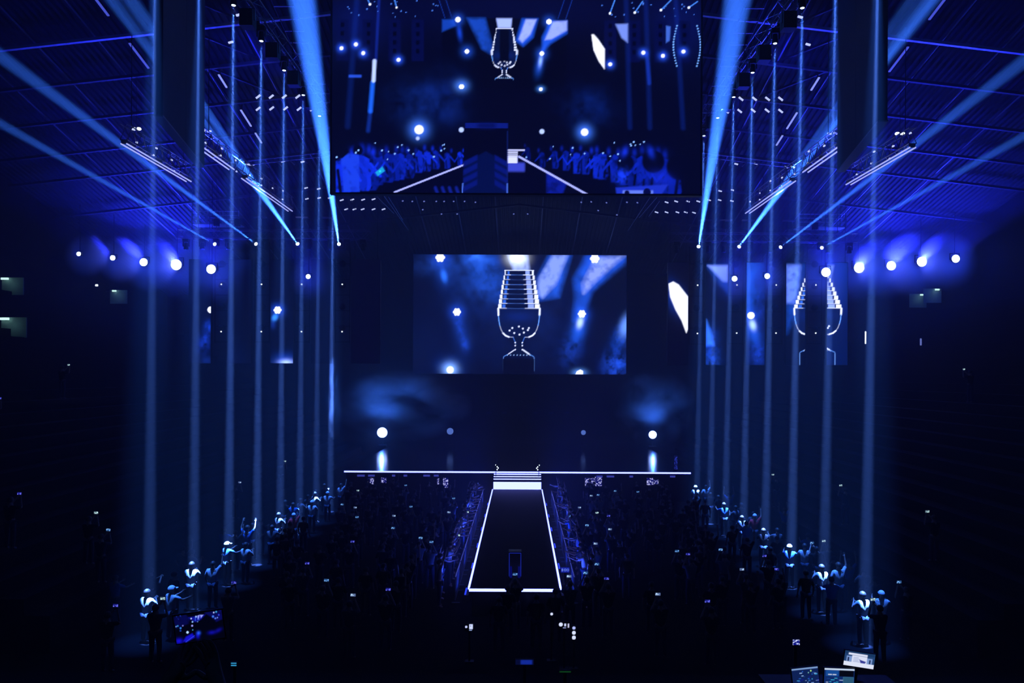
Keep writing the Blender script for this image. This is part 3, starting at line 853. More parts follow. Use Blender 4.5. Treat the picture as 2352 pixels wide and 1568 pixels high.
# ------------------------------------------------------------------ lamp fixtures
def head_profile():
    return [(.03, -.22), (.11, -.20), (.13, -.10), (.13, .02), (.15, .10), (.17, .22), (.165, .27)]
def moving_head(loc, aim, label, group, lit, deg=1, watts=0, lens_r=.14, s=1.0, colour=BEAM):
    o = thing('moving_head_lamp', label, 'stage lamp', loc, group=group)
    piv = Vector((0, 0, -.48 * s))
    d = (Vector(aim) - (Vector(loc) + piv)).normalized()
    m = d.to_track_quat('Z', 'Y').to_matrix()
    part('base', MB().box((0, 0, -.09 * s), (.42 * s, .34 * s, .18 * s)), M_BLACK, o)
    part('yoke', MB().box((-.21 * s, 0, -.36 * s), (.05 * s, .14 * s, .38 * s)).box((.21 * s, 0, -.36 * s), (.05 * s, .14 * s, .38 * s)).box((0, 0, -.20 * s), (.46 * s, .16 * s, .05 * s)), M_BLACK, o)
    h = part('head', MB().lathe([(r * s, z * s) for r, z in head_profile()], m, piv, 14), M_BLACK, o, smooth=True)
    part('lens', MB().lathe([(.001, .262 * s), (lens_r * s, .262 * s), (lens_r * .9 * s, .285 * s), (.001, .295 * s)], m, piv, 14), M_LENS if lit else M_GLASS_DARK, h)
    if lit:
        spot(o, Vector(loc) + piv + d * (.33 * s), aim, deg, watts, colour, .75, lens_r * s * .45)
    return o

# two long trusses over the barrier lines with lamps shining straight down
BX = 11.4
for sx, nm in ((-1, 'left'), (1, 'right')):
    t = truss('lighting_truss', 'long aluminium truss with downward lamps above the %s crowd barrier' % nm, 'lighting trusses', (sx * BX, 22, 24.2), (sx * BX, 50.5, 24.2), .6, .6, .8)
    hang(t, [(sx * BX, y, 24.5) for y in (26, 32.6, 38.4, 46)])
    for k in range(8):
        y = 24.0 + 3.27 * k
        tilt = -0.10 if sx < 0 else -0.36
        if sx > 0: tilt = -.36
        w = [0.55, 0.75, 1, 1, .9, .8, .7, 1.2][k] if sx < 0 else [0.8, 0.8, .95, .9, .85, .75, .7, .6][k]
        moving_head((sx * BX, y, 23.88), (sx * BX + tilt, y, 0), 'downward lamp, %s from the viewer on the %s barrier truss' % (ordn(k), nm), 'downward beam lamps', True, 1.3, 4700000 * w, .10, .85, (0.085, 0.23, 1.0))
        spot(t, (sx * BX + tilt * .03, y, 23.1), (sx * BX + tilt, y, 0), 7, 150000, BEAM, 1.0, .05)
# unlit lamps and cable clutter between them
M_DROOP = M_RUBBER
for sx, nm in ((-1, 'left'), (1, 'right')):
    for k in range(7):
        y = 25.6 + 3.27 * k
        o = thing('speaker_box', 'black box speaker, %s from the viewer, slung under the %s barrier truss' % (ordn(k), nm), 'speaker', (sx * BX, y, 23.85), group='boxes under the barrier trusses')
        part('cabinet', MB().box((0, 0, -.42), (.55, .5, .7)), M_BLACK, o)
        part('bracket', MB().box((0, 0, -.03), (.6, .08, .05)).box((-.29, 0, -.25), (.03, .08, .45)).box((.29, 0, -.25), (.03, .08, .45)), M_ALU, o)
        part('grille', MB().box((0, -.26, -.42), (.48, .02, .62)), M_RUBBER, o)

# transverse trusses left and right of the stage, upward beams
UPS = {'left': [((497, 555), (0, 283), 36, 1.5, 1.0), ((592, 557), (0, 128), 35, 2.1, 1.0), ((686, 560), (285, 0), 34, 3.9, 1.8), ((779, 563), (694, 0), 34, 3.6, 2.6)],
       'right': [((1604, 568), (1694, 0), 34, 3.6, 1.9), ((1695, 566), (2118, 0), 34, 3.8, 1.8), ((1789, 565), (2352, 140), 35, 2.1, 1.0), ((1884, 561), (2352, 313), 36, 1.5, 1.0)]}
TY = 56.0
for nm, (pa, pb_) in (('left', ((412, 535), (850, 543))), ('right', ((1538, 547), (1966, 545)))):
    a, b = P(*pa, TY), P(*pb_, TY)
    z = (a.z + b.z) / 2
    t = truss('lighting_truss', 'crosswise truss of upward beam lamps on the %s of the stage' % nm, 'lighting trusses', (a.x, TY, z), (b.x, TY, z), .6, .62, .6)
    hang(t, [(a.x + (b.x - a.x) * f, TY, z + .3) for f in (.1, .5, .9)])
    for i, (p, q, yq, deg, pw) in enumerate(UPS[nm]):
        lp = P(*p, TY)
        aim = P(*q, yq)
        moving_head((lp.x, TY, z - .345), aim, '%s upward beam lamp from the %s end of the %s stage truss' % (ordn(i), 'outer' if nm == 'left' else 'inner', nm), 'upward beam lamps', True, deg, 5900000 * pw, .15, .9)
    proto = None
    n = 12
    used_x = []
    for i in range(n):
        x = a.x + .5 + (b.x - a.x - 1) * i / (n - 1)
        if any(abs(x - P(*p, TY).x) < .55 for p, *_ in UPS[nm]):
            x += .75
        if any(abs(x - P(*p, TY).x) < .5 for p, *_ in UPS[nm]) or any(abs(x - q) < .5 for q in used_x):
            continue
        used_x.append(x)
        lab = 'unlit black lamp hanging %s along the %s stage truss' % (ordn(i), nm)
        if proto is None:
            proto = moving_head((x, TY, z - .345), (x, TY - .3, 0), lab, 'unlit lamps on the stage trusses', False, s=1.0)
        else:
            dup(proto, (x, TY, z - .345), None, lab)
    for i, f in enumerate((.17, .28, .40, .62, .76)):
        x = a.x + (b.x - a.x) * f
        o = thing('chain_hoist', 'small black chain hoist, %s along the %s stage truss' % (ordn(i), nm), 'hoist', (x + .3, TY + .1, z + .34), group='hoists above the stage trusses')
        part('motor', MB().box((0, 0, .55), (.34, .34, .5)), M_BLACK, o)
        part('hook', MB().tube((0, 0, 0), (0, 0, .3), .03, 6), M_ALU, o)
        part('top_plate', MB().box((0, 0, .95), (.9, .3, .08)).tube((0, 0, .8), (0, 0, 0.95), .04, 6), M_ALU, o)
        part('chain', MB().tube((0, 0, .99), (0, 0, roof_z(x + .3, TY + .1) - z - .34), .015, 6), M_RUBBER, o)

# level trusses with glowing double bars below, left and right
for sx, nm in ((-1, 'left'), (1, 'right')):
    for (xx, y0, y1, segs, nm2) in ((20.3, 39.2, 46.9, ((0, 1),), 'outer'), (16.6, 39.2, 55.5, ((0, .30), (.42, .99)), 'inner')):
        t = truss('lighting_truss', '%s truss with two glowing bar rows high above the %s stand' % (nm2, nm), 'lighting trusses', (sx * xx, y0, 20.9), (sx * xx, y1, 20.9), .36, .8, .5)
        hang(t, [(sx * xx, y0 + (y1 - y0) * f, 21.3) for f in (.1, .9)])
        for f0, f1 in segs:
            for dx in (-.15, .15):
                part('glow_bar', MB().box((dx, (y1 - y0) * (f0 + f1) / 2, -.62), (.055, (y1 - y0) * (f1 - f0), .06)), M_BAR, t, label='glowing white bar')
            for f in (f0 + .01, (f0 + f1) / 2, f1 - .01):
                part('bar_bracket', MB().box((0, (y1 - y0) * f, -.5), (.34, .05, .22)), M_ALU, t)
        for i in range(int((y1 - y0) / 1.1)):
            part('truss_sparkle', MB().box(((-1) ** i * .18, .6 + i * 1.1, .3 - .35 * (i % 3)), (.07, .16, .07)), M_GLOW, t)  # glowing blocks, the metal's sparkle put in as emission

# cable ladders on the roof
for sx, nm in ((-1, 'left'), (1, 'right')):
    o = thing('cable_ladder', 'long steel cable ladder under the roof %s of the huge video wall' % nm, 'ladder', (sx * 12.1, 36, roof_z(12.1, 36) - .5), group='roof cable ladders')
    f = lambda y: Vector((0, y - 36, -.234 * (y - 36)))
    for dx in (-.52, .52):
        part('side_rail', MB().bar(f(36) + Vector((dx, 0, 0)), f(52) + Vector((dx, 0, 0)), .05), M_BLACK, o)
    for k in range(17):
        part('rung', MB().bar(f(36.4 + k * .93) + Vector((-.52, 0, -.05)), f(36.4 + k * .93) + Vector((.52, 0, -.05)), .06), M_BEAM, o)
    for y in (36.5, 42, 47, 51.5):
        part('hanger', MB().bar(f(y), f(y) + Vector((0, 0, .7)), .03), M_BLACK, o)

# bright strips under the roof
for sx, nm in ((-1, 'left'), (1, 'right')):
    for i, (y0, y1, st) in enumerate(((36.0, 38.8, 'upper'), (40.9, 43.0, 'middle'), (44.2, 44.9, 'short'))):
        o = thing('roof_light_strip', '%s slanting white strip under the roof outside the %s side screen' % (st, nm), 'strip light', (sx * 20.9, y0, roof_z(20.9, y0) - .3), group='roof strip lights')
        q = Vector((0, y1 - y0, -.234 * (y1 - y0)))
        part('tube', MB().bar((0, 0, -.05), q + Vector((0, 0, -.05)), .11, .06), mat('roof_strip', (.02, .02, .02), .4, emit=(.10, .14, 1.0), strength=.9, sample=False), o)
        part('housing', MB().bar((0, 0, .02), q + Vector((0, 0, .02)), .16, .07), M_BLACK, o)
        part('bracket', MB().box((0, .2, .12), (.05, .05, .3)).box((0, (y1 - y0) - .2, .12 - .234 * (y1 - y0 - .2)), (.05, .05, .3)), M_BLACK, o)
    for i, (y0, y1) in enumerate(((43.9, 45.1), (47.4, 49.2), (50, 51.2))):
        o = thing('roof_light_strip', '%s slanting white strip under the roof between the %s side screen and stage' % (ordn(i), nm), 'strip light', (sx * 17.3, y0, roof_z(17.3, y0) - .5), group='roof strip lights')
        q = Vector((0, y1 - y0, -.234 * (y1 - y0)))
        part('tube', MB().bar((0, 0, -.05), q + Vector((0, 0, -.05)), .10, .06), mat('roof_strip_white', (.02, .02, .02), .4, emit=(.35, .42, 1.0), strength=1.2, sample=False), o)
        part('housing', MB().bar((0, 0, .02), q + Vector((0, 0, .02)), .16, .07), M_BLACK, o)
        part('bracket', MB().box((0, .2, .15), (.05, .05, .45)), M_BLACK, o)

# glowing ticks for light-struck purlin ends, with a few small lamps among them
def roof_tick(px, py, label, group, m=M_GLOW, ang=30, L=.42, drop=.5, cat='lamp'):
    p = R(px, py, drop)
    o = thing('roof_glint', label, cat, p, group=group)
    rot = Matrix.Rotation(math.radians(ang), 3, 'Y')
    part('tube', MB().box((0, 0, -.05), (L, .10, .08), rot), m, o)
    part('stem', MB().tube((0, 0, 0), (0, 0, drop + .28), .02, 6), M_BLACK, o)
rows = [('just under the huge video wall, upper row', [(785, 458), (809, 457), (834, 457), (858, 456), (925, 460), (947, 461), (974, 461), (1002, 461), (1020, 461), (1042, 461), (1067, 461), (1092, 463), (1335, 463), (1358, 462), (1393, 464), (1440, 463), (1464, 464), (1531, 463), (1553, 461), (1580, 461), (1604, 461)], M_GLOW),
        ('under the huge video wall, lower row', [(795, 479), (814, 479), (833, 479), (858, 479), (881, 479), (971, 480), (1014, 490), (1050, 490), (1180, 490), (1212, 490), (1374, 482), (1417, 492), (1508, 486), (1531, 486), (1556, 486), (1575, 486), (1594, 487)], M_GLOW)]
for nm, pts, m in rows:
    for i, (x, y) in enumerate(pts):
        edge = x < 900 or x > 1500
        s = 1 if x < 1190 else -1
        roof_tick(x, y, 'glowing purlin end, %s, %s from its left end' % (nm, ordn(i)), 'glowing purlin ends under the video wall', M_GLOW if edge else M_GLOW_DIM, -18 * s, .30 if edge else .13)
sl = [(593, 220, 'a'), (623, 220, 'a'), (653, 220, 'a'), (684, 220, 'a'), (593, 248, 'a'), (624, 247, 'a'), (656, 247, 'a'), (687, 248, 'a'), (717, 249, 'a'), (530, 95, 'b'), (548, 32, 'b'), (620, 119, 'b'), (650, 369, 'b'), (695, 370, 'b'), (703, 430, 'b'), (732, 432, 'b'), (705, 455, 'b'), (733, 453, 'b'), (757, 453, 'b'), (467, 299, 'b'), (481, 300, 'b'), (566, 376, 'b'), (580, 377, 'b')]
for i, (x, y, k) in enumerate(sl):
    roof_tick(x, y, 'small white roof glint, %s of those beyond the left side screen' % ordn(i), 'scattered roof glints', M_GLOW, -38 if k == 'a' else -15, .34 if k == 'a' else .26)
    roof_tick(2386 - x, y + 5, 'small white roof glint, %s of those beyond the right side screen' % ordn(i), 'scattered roof glints', M_GLOW, 38 if k == 'a' else 15, .34 if k == 'a' else .26)
for x, y, nm in ((313, 296, 'left'), (2067, 307, 'right')):
    p = P(x, y, 44)
    o = thing('pendant_lamp', 'double white pendant lamp on a thin wire beyond the %s side screen' % nm, 'lamp', p, group='double pendant lamps')
    for dx in (-.16, .16):
        part('globe', MB().lathe([(.01, -.09), (.11, -.05), (.13, .01), (.1, .07), (.01, .09)], None, (dx, 0, 0), 10), M_DOT, o, smooth=True)
    part('arm', MB().box((0, 0, .1), (.4, .04, .04)), M_BLACK, o)
    part('wire', MB().tube((0, 0, .1), (0, 0, roof_z(p.x, 44) - p.z + .1), .012, 6), M_RUBBER, o)

# crosswise strut rows with brackets near the far roof
for sx, nm in ((-1, 'left'), (1, 'right')):
    y = 53.2
    o = thing('roof_lattice', 'pale lattice girder with slanting brackets across the roof on the %s' % nm, 'girder', (sx * 15.5, y, roof_z(15.5, y) - .55), group='roof lattice girders')
    for dz in (0, -.28):
        part('chord', MB().bar((-3.4, 0, sx * .115 * 3.4 + dz), (3.4, 0, -sx * .115 * 3.4 + dz), .06), M_BEAM, o)
    for k in range(8):
        x = -3.2 + k * .9
        part('bracket', MB().bar((x, 0, -sx * .115 * x - .28), (x - sx * .35, -.1, -sx * .115 * x - .62), .07), M_BEAM, o)
    for k in (-2.6, 2.6):
        part('hanger', MB().bar((k, 0, -sx * .115 * k), (k, 0, -sx * .115 * k + .85), .04), M_BLACK, o)
    # the girder gets its light from the added roof floods
    y2 = 57.6
    o = thing('service_catwalk', 'dark service gangway with blue lit grating hung over the %s stand' % nm, 'gangway', (sx * 23.2, y2 + 1.2, 19.9), group='hung service gangways')
    part('floor_grating', MB().box((0, 0, 0), (3.6, 1.2, .08)), M_BEAM, o)
    for k in range(3):
        part('rail', MB().bar((-1.8, -.6, .35 + .3 * k), (1.8, -.6, .35 + .3 * k), .05), M_BEAM, o)
    for k in (-1.8, -.6, .6, 1.8):
        part('post', MB().bar((k, -.6, 0), (k, -.6, 1.0), .05), M_BEAM, o)
    for k in (-1.6, 1.6):
        part('hanger', MB().bar((k, 0, 0), (k, 0, roof_z(sx * 23.2 + k, y2 + 1.2) - 19.8), .04), M_BLACK, o)

# thin slanting cables from the far roof towards the main screen
for i, (x0, y0, x1, y1) in enumerate(((866, 452, 905, 490), (882, 450, 938, 528), (892, 452, 925, 505), (1510, 452, 1468, 500), (1494, 452, 1442, 530), (1515, 462, 1490, 497))):
    a, b = R(x0, y0, .4), R(x1, y1, .4)
    o = part('roof_cable', MB().tube((0, 0, 0), b - a, .025, 6), M_BEAM)
    o.location = a
    tag(o, 'thin pale slanting roof cable, %s from the left above the main stage screen' % ordn(i), 'cable', 'slanting roof cables')

# ------------------------------------------------------------------ wash lamps along the upper rim
WASH_AT = []
WASH = [((181, 583), .16, .10, 'left'), ((259, 592), .2, .25, 'left'), ((330, 602), .32, .8, 'left'), ((405, 608), .44, 1.3, 'left'), ((485, 618), .34, .9, 'left'), ((708, 635), .17, .3, 'left'),
        ((1687, 640), .2, .35, 'right'), ((1762, 634), .2, .35, 'right'), ((1897, 625), .34, .8, 'right'), ((1973, 615), .42, 1.2, 'right'), ((2047, 610), .38, 1.1, 'right'), ((2117, 601), .38, 1.1, 'right'), ((2195, 594), .30, .8, 'right')]
for i, ((x, y), r, pw, nm) in enumerate(WASH):
    u, v = U(x, y)
    yy = 9.0 / v
    if y > 620: yy = 56.3
    if abs(x - 485) < 2: yy = 56.4
    if abs(x - 1897) < 2: yy = 56.4
    p = P(x, y, yy)
    if nm == 'left': lab = 'blazing blue-white wash lamp, %s in the rim row from the left wall' % ordn(i)
    else: lab = 'blazing blue-white wash lamp, %s in the rim row from the right wall' % ordn(12 - i)
    WASH_AT.append(p)
    o = thing('wash_lamp', lab, 'stage lamp', p, group='wash lamps along the rim')
    part('housing', MB().tube((0, .0, 0), (0, .4, 0), r * 1.1, 16, r * .6), M_BLACK, o)
    part('lens', MB().tube((0, -.03, 0), (0, -.005, 0), r, 16), M_WASHLENS, o)
    part('bracket', MB().box((-r * 1.2, .15, r * .6), (.04, .06, r * 1.6)).box((r * 1.2, .15, r * .6), (.04, .06, r * 1.6)).box((0, .15, r * 1.4), (r * 2.5, .06, .05)), M_BLACK, o)
    part('pole', MB().tube((0, .15, r * 1.4), (0, .15, deck_z(p.x, p.y + .15) - p.z - .035), .025, 6), M_BLACK, o)
    lt = bpy.data.lights.new('lamp_light', 'POINT')
    lt.energy = 850 * pw
    lt.color = (0.02, 0.06, 1.0)
    lt.shadow_soft_size = 1.7 * r
    lo = link(bpy.data.objects.new('lamp_light', lt), o)
    lo.location = (0, -.1, 0)
    s_ = spot(o, p + Vector((0, -.25, 0)), p + Vector((-.15 * (1 if x > 1195 else -1), -.62, .8)), 104, 11000 * pw, DEEP, .35, .2)

# ------------------------------------------------------------------ ladders of strobes between the column screens
dots = [(509, 788), (601, 788), (693, 788), (786, 788), (1600, 793), (1690, 792), (1780, 792), (1871, 792)]
for i, (x, y) in enumerate(dots):
    a = P(x, y, 57.4)
    zt_ = P(x, 566, 57.4).z
    H = zt_ - a.z
    nm = 'left' if x < 1195 else 'right'
    o = thing('lamp_ladder', 'black hanging ladder of strobe heads, %s from the left among the column screens' % ordn(i), 'lamp ladder', a, group='lamp ladders')
    for dx in (-.55, .55):
        part('side_rail', MB().box((dx, .1, H / 2), (.06, .06, H)), M_BLACK, o)
    for k in range(7):
        part('rung', MB().box((0, .1, .1 + k * (H - .2) / 6), (1.1, .05, .06)), M_BLACK, o)
    for k in range(4):
        hd = part('strobe_head', MB().lathe([(.2, .0), (.26, .12), (.24, .3), (.12, .38)], Matrix.Rotation(-PI / 2, 3, 'X'), (0, -.12, H * (.16 + .22 * k)), 12), M_BLACK, o, smooth=True)
        if k in (0, 2):
            part('indicator', MB().box((0.02, -.16, H * (.16 + .22 * k) - (.30 if k == 0 else -.05)), (.09, .05, .09)), M_DOT, hd)
    for dx in (-.3, .3):
        part('cable', MB().tube((dx, .12, H), (dx, .12, roof_z(a.x + dx, 57.52) - a.z + .12), .012, 6), M_RUBBER, o)

# ------------------------------------------------------------------ lamps on the stage floor
def floor_lamp(px, py, yy, r, lab, m, pw):
    p = P(px, py, yy)
    o = thing('stage_floor_lamp', lab, 'stage lamp', (p.x, yy, SZ), group='lamps standing on the stage')
    hgt = p.z - SZ
    part('base', MB().box((0, .15, .08), (.7, .6, .16)), M_BLACK, o)
    part('stand', MB().tube((0, .2, .16), (0, .2, hgt), .05, 8), M_BLACK, o)
    part('head', MB().tube((0, .0, hgt), (0, .45, hgt), r * 1.15, 16, r * .7), M_BLACK, o)
    part('lens', MB().tube((0, -.04, hgt), (0, -.005, hgt), r, 16), m, o)
    if pw:
        lt = bpy.data.lights.new('lamp_light', 'POINT')
        lt.energy = pw * .02
        lt.color = BEAM
        lt.shadow_soft_size = .12
        lo = link(bpy.data.objects.new('lamp_light', lt), o)
        lo.location = (0, -.25, hgt)
        spot(o, Vector((p.x, yy - .1, p.z + .2)), Vector((p.x + .1, yy + .9, p.z + 4)), 120, pw * .15, BEAM, .9, .2)
M_DIMLENS = mat('dim_lens', (.05, .05, .05), .2, emit=(.16, .30, 1.0), strength=.9, sample=False)
M_BRIGHTLENS = mat('stage_lens', (.05, .05, .05), .2, emit=(.3, .42, 1.0), strength=9, sample=False)
floor_lamp(878, 993, 68, .46, 'bright white floor lamp at the left of the stage, mirrored on the deck', M_BRIGHTLENS, 42000)
floor_lamp(1499, 998, 68, .36, 'bright round floor lamp at the right of the stage, mirrored on the deck', M_BRIGHTLENS, 17000)
floor_lamp(1034, 990, 68.5, .30, 'dim pale floor lamp left of the main screen centre', M_DIMLENS, 0)
floor_lamp(1340, 993, 68.5, .22, 'half hidden dim floor lamp right of the main screen centre', M_DIMLENS, 0)

# drifting smoke over the stage
def smoke(px, py, yy, rx, ry, rz, dens, lab, seed, at=None):
    p = at if at is not None else P(px, py, yy)
    m = bpy.data.materials.new('smoke')
    m.use_nodes = True
    nt = m.node_tree
    nt.nodes.clear()
    ou = nt.nodes.new('ShaderNodeOutputMaterial')
    vs_ = nt.nodes.new('ShaderNodeVolumeScatter')
    tc = nt.nodes.new('ShaderNodeTexCoord')
    nz = nt.nodes.new('ShaderNodeTexNoise')
    nz.noise_dimensions = '4D'
    nz.inputs['W'].default_value = seed
    nz.inputs['Scale'].default_value = 1.5
    nz.inputs['Detail'].default_value = 5
    nz.inputs['Distortion'].default_value = .8
    ln = nt.nodes.new('ShaderNodeVectorMath'); ln.operation = 'LENGTH'
    fall = nt.nodes.new('ShaderNodeMapRange')
    fall.inputs['From Min'].default_value = 1.0; fall.inputs['From Max'].default_value = .35
    mr = nt.nodes.new('ShaderNodeMapRange')
    mr.inputs['From Min'].default_value = .46; mr.inputs['From Max'].default_value = .68
    mr.inputs['To Max'].default_value = dens
    mu = nt.nodes.new('ShaderNodeMath'); mu.operation = 'MULTIPLY'
    nt.links.new(tc.outputs['Object'], nz.inputs['Vector'])
    nt.links.new(tc.outputs['Object'], ln.inputs[0])
    nt.links.new(ln.outputs['Value'], fall.inputs['Value'])
    nt.links.new(nz.outputs['Fac'], mr.inputs['Value'])
    nt.links.new(mr.outputs[0], mu.inputs[0]); nt.links.new(fall.outputs[0], mu.inputs[1])
    if at is not None:          # a soft round puff without clumps
        sq = nt.nodes.new('ShaderNodeMath'); sq.operation = 'MULTIPLY'
        fall.inputs['From Min'].default_value = 1.0; fall.inputs['From Max'].default_value = 0.0
        nt.links.new(fall.outputs[0], sq.inputs[0]); sq.inputs[1].default_value = dens
        mu = sq
    nt.links.new(mu.outputs[0], vs_.inputs['Density'])
    nt.links.new(vs_.outputs[0], ou.inputs['Volume'])
    bm = bmesh.new()
    bmesh.ops.create_icosphere(bm, subdivisions=3, radius=1)
    me = bpy.data.meshes.new('smoke'); bm.to_mesh(me); bm.free()
    me.materials.append(m)
    o = link(bpy.data.objects.new('smoke', me))
    o.location = p
    o.scale = (rx, ry, rz)
    tag(o, lab, 'smoke', kind='stuff')
for i, ((x, y), r, pw, nm) in enumerate(WASH):
    q = WASH_AT[i]  # puffs added to give each wash lamp a halo
    smoke(0, 0, 0, 1.0 + 4.6 * r, .8, 1.0 + 4.6 * r, 3.4, 'added halo haze behind the wash lamp %s in the rim row from the %s wall' % (ordn(i if nm == 'left' else 12 - i), nm), 0, q + Vector((0, 1.0, 0)))
cy.volume_step_rate = 4.0
cy.volume_max_steps = 48
smoke(925, 932, 70.2, 6.6, 1.8, 3.4, 4.5, 'drifting smoke above the left bright floor lamp', 1.0)
smoke(1505, 938, 70.2, 4.0, 1.8, 3.6, 4.5, 'drifting smoke above the right bright floor lamp', 4.0)

smoke(768, 915, 46.9, .55, .55, 2.6, .5, 'bright smoke wisp inside the downward beam left of the stage', 7.0)
# small screens and lamps on the stage front
M_SPK = None
def paint_speckle(w, h, seed, base, hi, thr=.55, sc=2.2):
    c = Canvas(0, 0, w, h, 1.0)
    c.fill(base)
    nz = vnoise(c.X / sc, c.Y / sc, seed, 2)
    c.mix(np.clip((nz - thr) * 9, 0, 1), hi)
    return c
def small_screen(name, cat, lab, grp, p, w, h, canvas, rot=(0, 0, 0), stand=None, m=M_PHONE, thick=.04):
    o = thing(name, lab, cat, p, rot, group=grp)
    part('screen', canvas.mesh('small_picture', lambda u, v: (-w / 2 + w * u, -thick / 2 - .003, h / 2 - h * v), m), None, o)
    part('case', MB().box((0, 0, 0), (w + .02, thick, h + .02)), M_BLACK, o)
    if stand:
        part('stand', MB().box((0, thick / 2 + .02, -h / 2 - stand / 2 + .03), (.06, .04, stand)).box((0, thick / 2 + .02, -h / 2 - stand + .015), (.26, .2, .03)), M_BLACK, o)
    return o
fronts = [(851, 1105, 14, 14), (881, 1103, 12, 12), (1006, 1110, 5, 22), (1023, 1109, 12, 22), (1355, 1107, 22, 18), (1375, 1106, 16, 22), (1494, 1106, 16, 16), (1508, 1107, 10, 10)]
for i, (x, y, w, h) in enumerate(fronts):
    p = P(x, y, 51.0)
    small_screen('front_monitor', 'monitor', 'small speckled screen on the stage front, %s from the left' % ordn(i), 'screens along the stage front', (p.x, 51.16, p.z), w / 34.2, h / 34.2, paint_speckle(w * 1.2, h * 1.2, i, (.005, .006, .2), (.9, .9, 1.6)), thick=.12)
for i, (x, w) in enumerate(((829, 17), (853, 15), (904, 7), (931, 8), (980, 15), (1002, 11), (1377, 14), (1402, 17), (1450, 8), (1545, 12))):
    p = P(x, 1092 if x < 1195 else 1094, 51.1)
    o = thing('front_panel_light', 'dim lavender flat light under the stage edge, %s from the left' % ordn(i), 'lamp', (p.x, 51.16, p.z), group='flat lights under the stage edge')
    part('plate', MB().box((0, -.05, 0), (w / 34.2, .06, .12)), mat('lavender_glow', (.02, .02, .02), .4, emit=(.10, .12, .9), strength=.55 , sample=False), o)
    part('frame', MB().box((0, .02, 0), (w / 34.2 + .06, .1, .18)), M_BLACK, o)
# two faint tall blue things at the stage sides
p = P(1552, 1055, 52)
small_screen('side_monitor', 'monitor', 'thin tall bluish monitor seen narrow at the stage right end', None, (p.x, 52, SZ + .56), .22, .95, paint_speckle(8, 34, 4, (.002, .004, .05), (.03, .05, .6)), thick=.1, stand=.09)
# the bright column beside the stage is smoke lit by a downward beam
# ------------------------------------------------------------------ people
SKIN = mat('skin', (0.42, 0.27, 0.20), 0.6, noise=.12, scale=3)
HAIRS = [mat('hair_dark', (0.02, 0.014, 0.01), 0.6), mat('hair_brown', (0.06, 0.035, 0.02), 0.6)]
CLOTH = {'black': mat('cloth_black', (0.010, 0.010, 0.012), 0.9, spec=.1), 'white': mat('cloth_white', (0.75, 0.75, 0.75), 0.85, noise=.06), 'blue': mat('cloth_blue', (0.05, 0.20, 0.55), 0.85, noise=.1), 'red': mat('cloth_red', (0.55, 0.03, 0.04), 0.85, noise=.1), 'grey': mat('cloth_grey', (0.14, 0.14, 0.16), 0.85, noise=.1), 'denim': mat('cloth_denim', (0.02, 0.03, 0.06), 0.9)}

def skin_mesh(name, verts, edges, radii, m, sub=1, root=0):
    me = bpy.data.meshes.new(name)
    bm = bmesh.new()
    lay = bm.verts.layers.skin.verify()
    vs = [bm.verts.new(v) for v in verts]
    for a, b in edges:
        bm.edges.new((vs[a], vs[b]))
    for i, v in enumerate(vs):
        r = radii[i]
        v[lay].radius = (r, r) if not isinstance(r, tuple) else r
        v[lay].use_root = (i == root)
    bm.to_mesh(me); bm.free()
    o = bpy.data.objects.new(name, me)
    COL.objects.link(o)
    sk = o.modifiers.new('s', 'SKIN'); sk.use_smooth_shade = True; sk.branch_smoothing = .2
    if sub:
        sb = o.modifiers.new('u', 'SUBSURF'); sb.levels = sub; sb.render_levels = sub
    dg = bpy.context.evaluated_depsgraph_get()
    out = bpy.data.meshes.new_from_object(o.evaluated_get(dg))
    out.name = name
    bpy.data.objects.remove(o)
    bpy.data.meshes.remove(me)
    out.materials.clear()
    out.materials.append(m)
    out.shade_smooth()
    return out

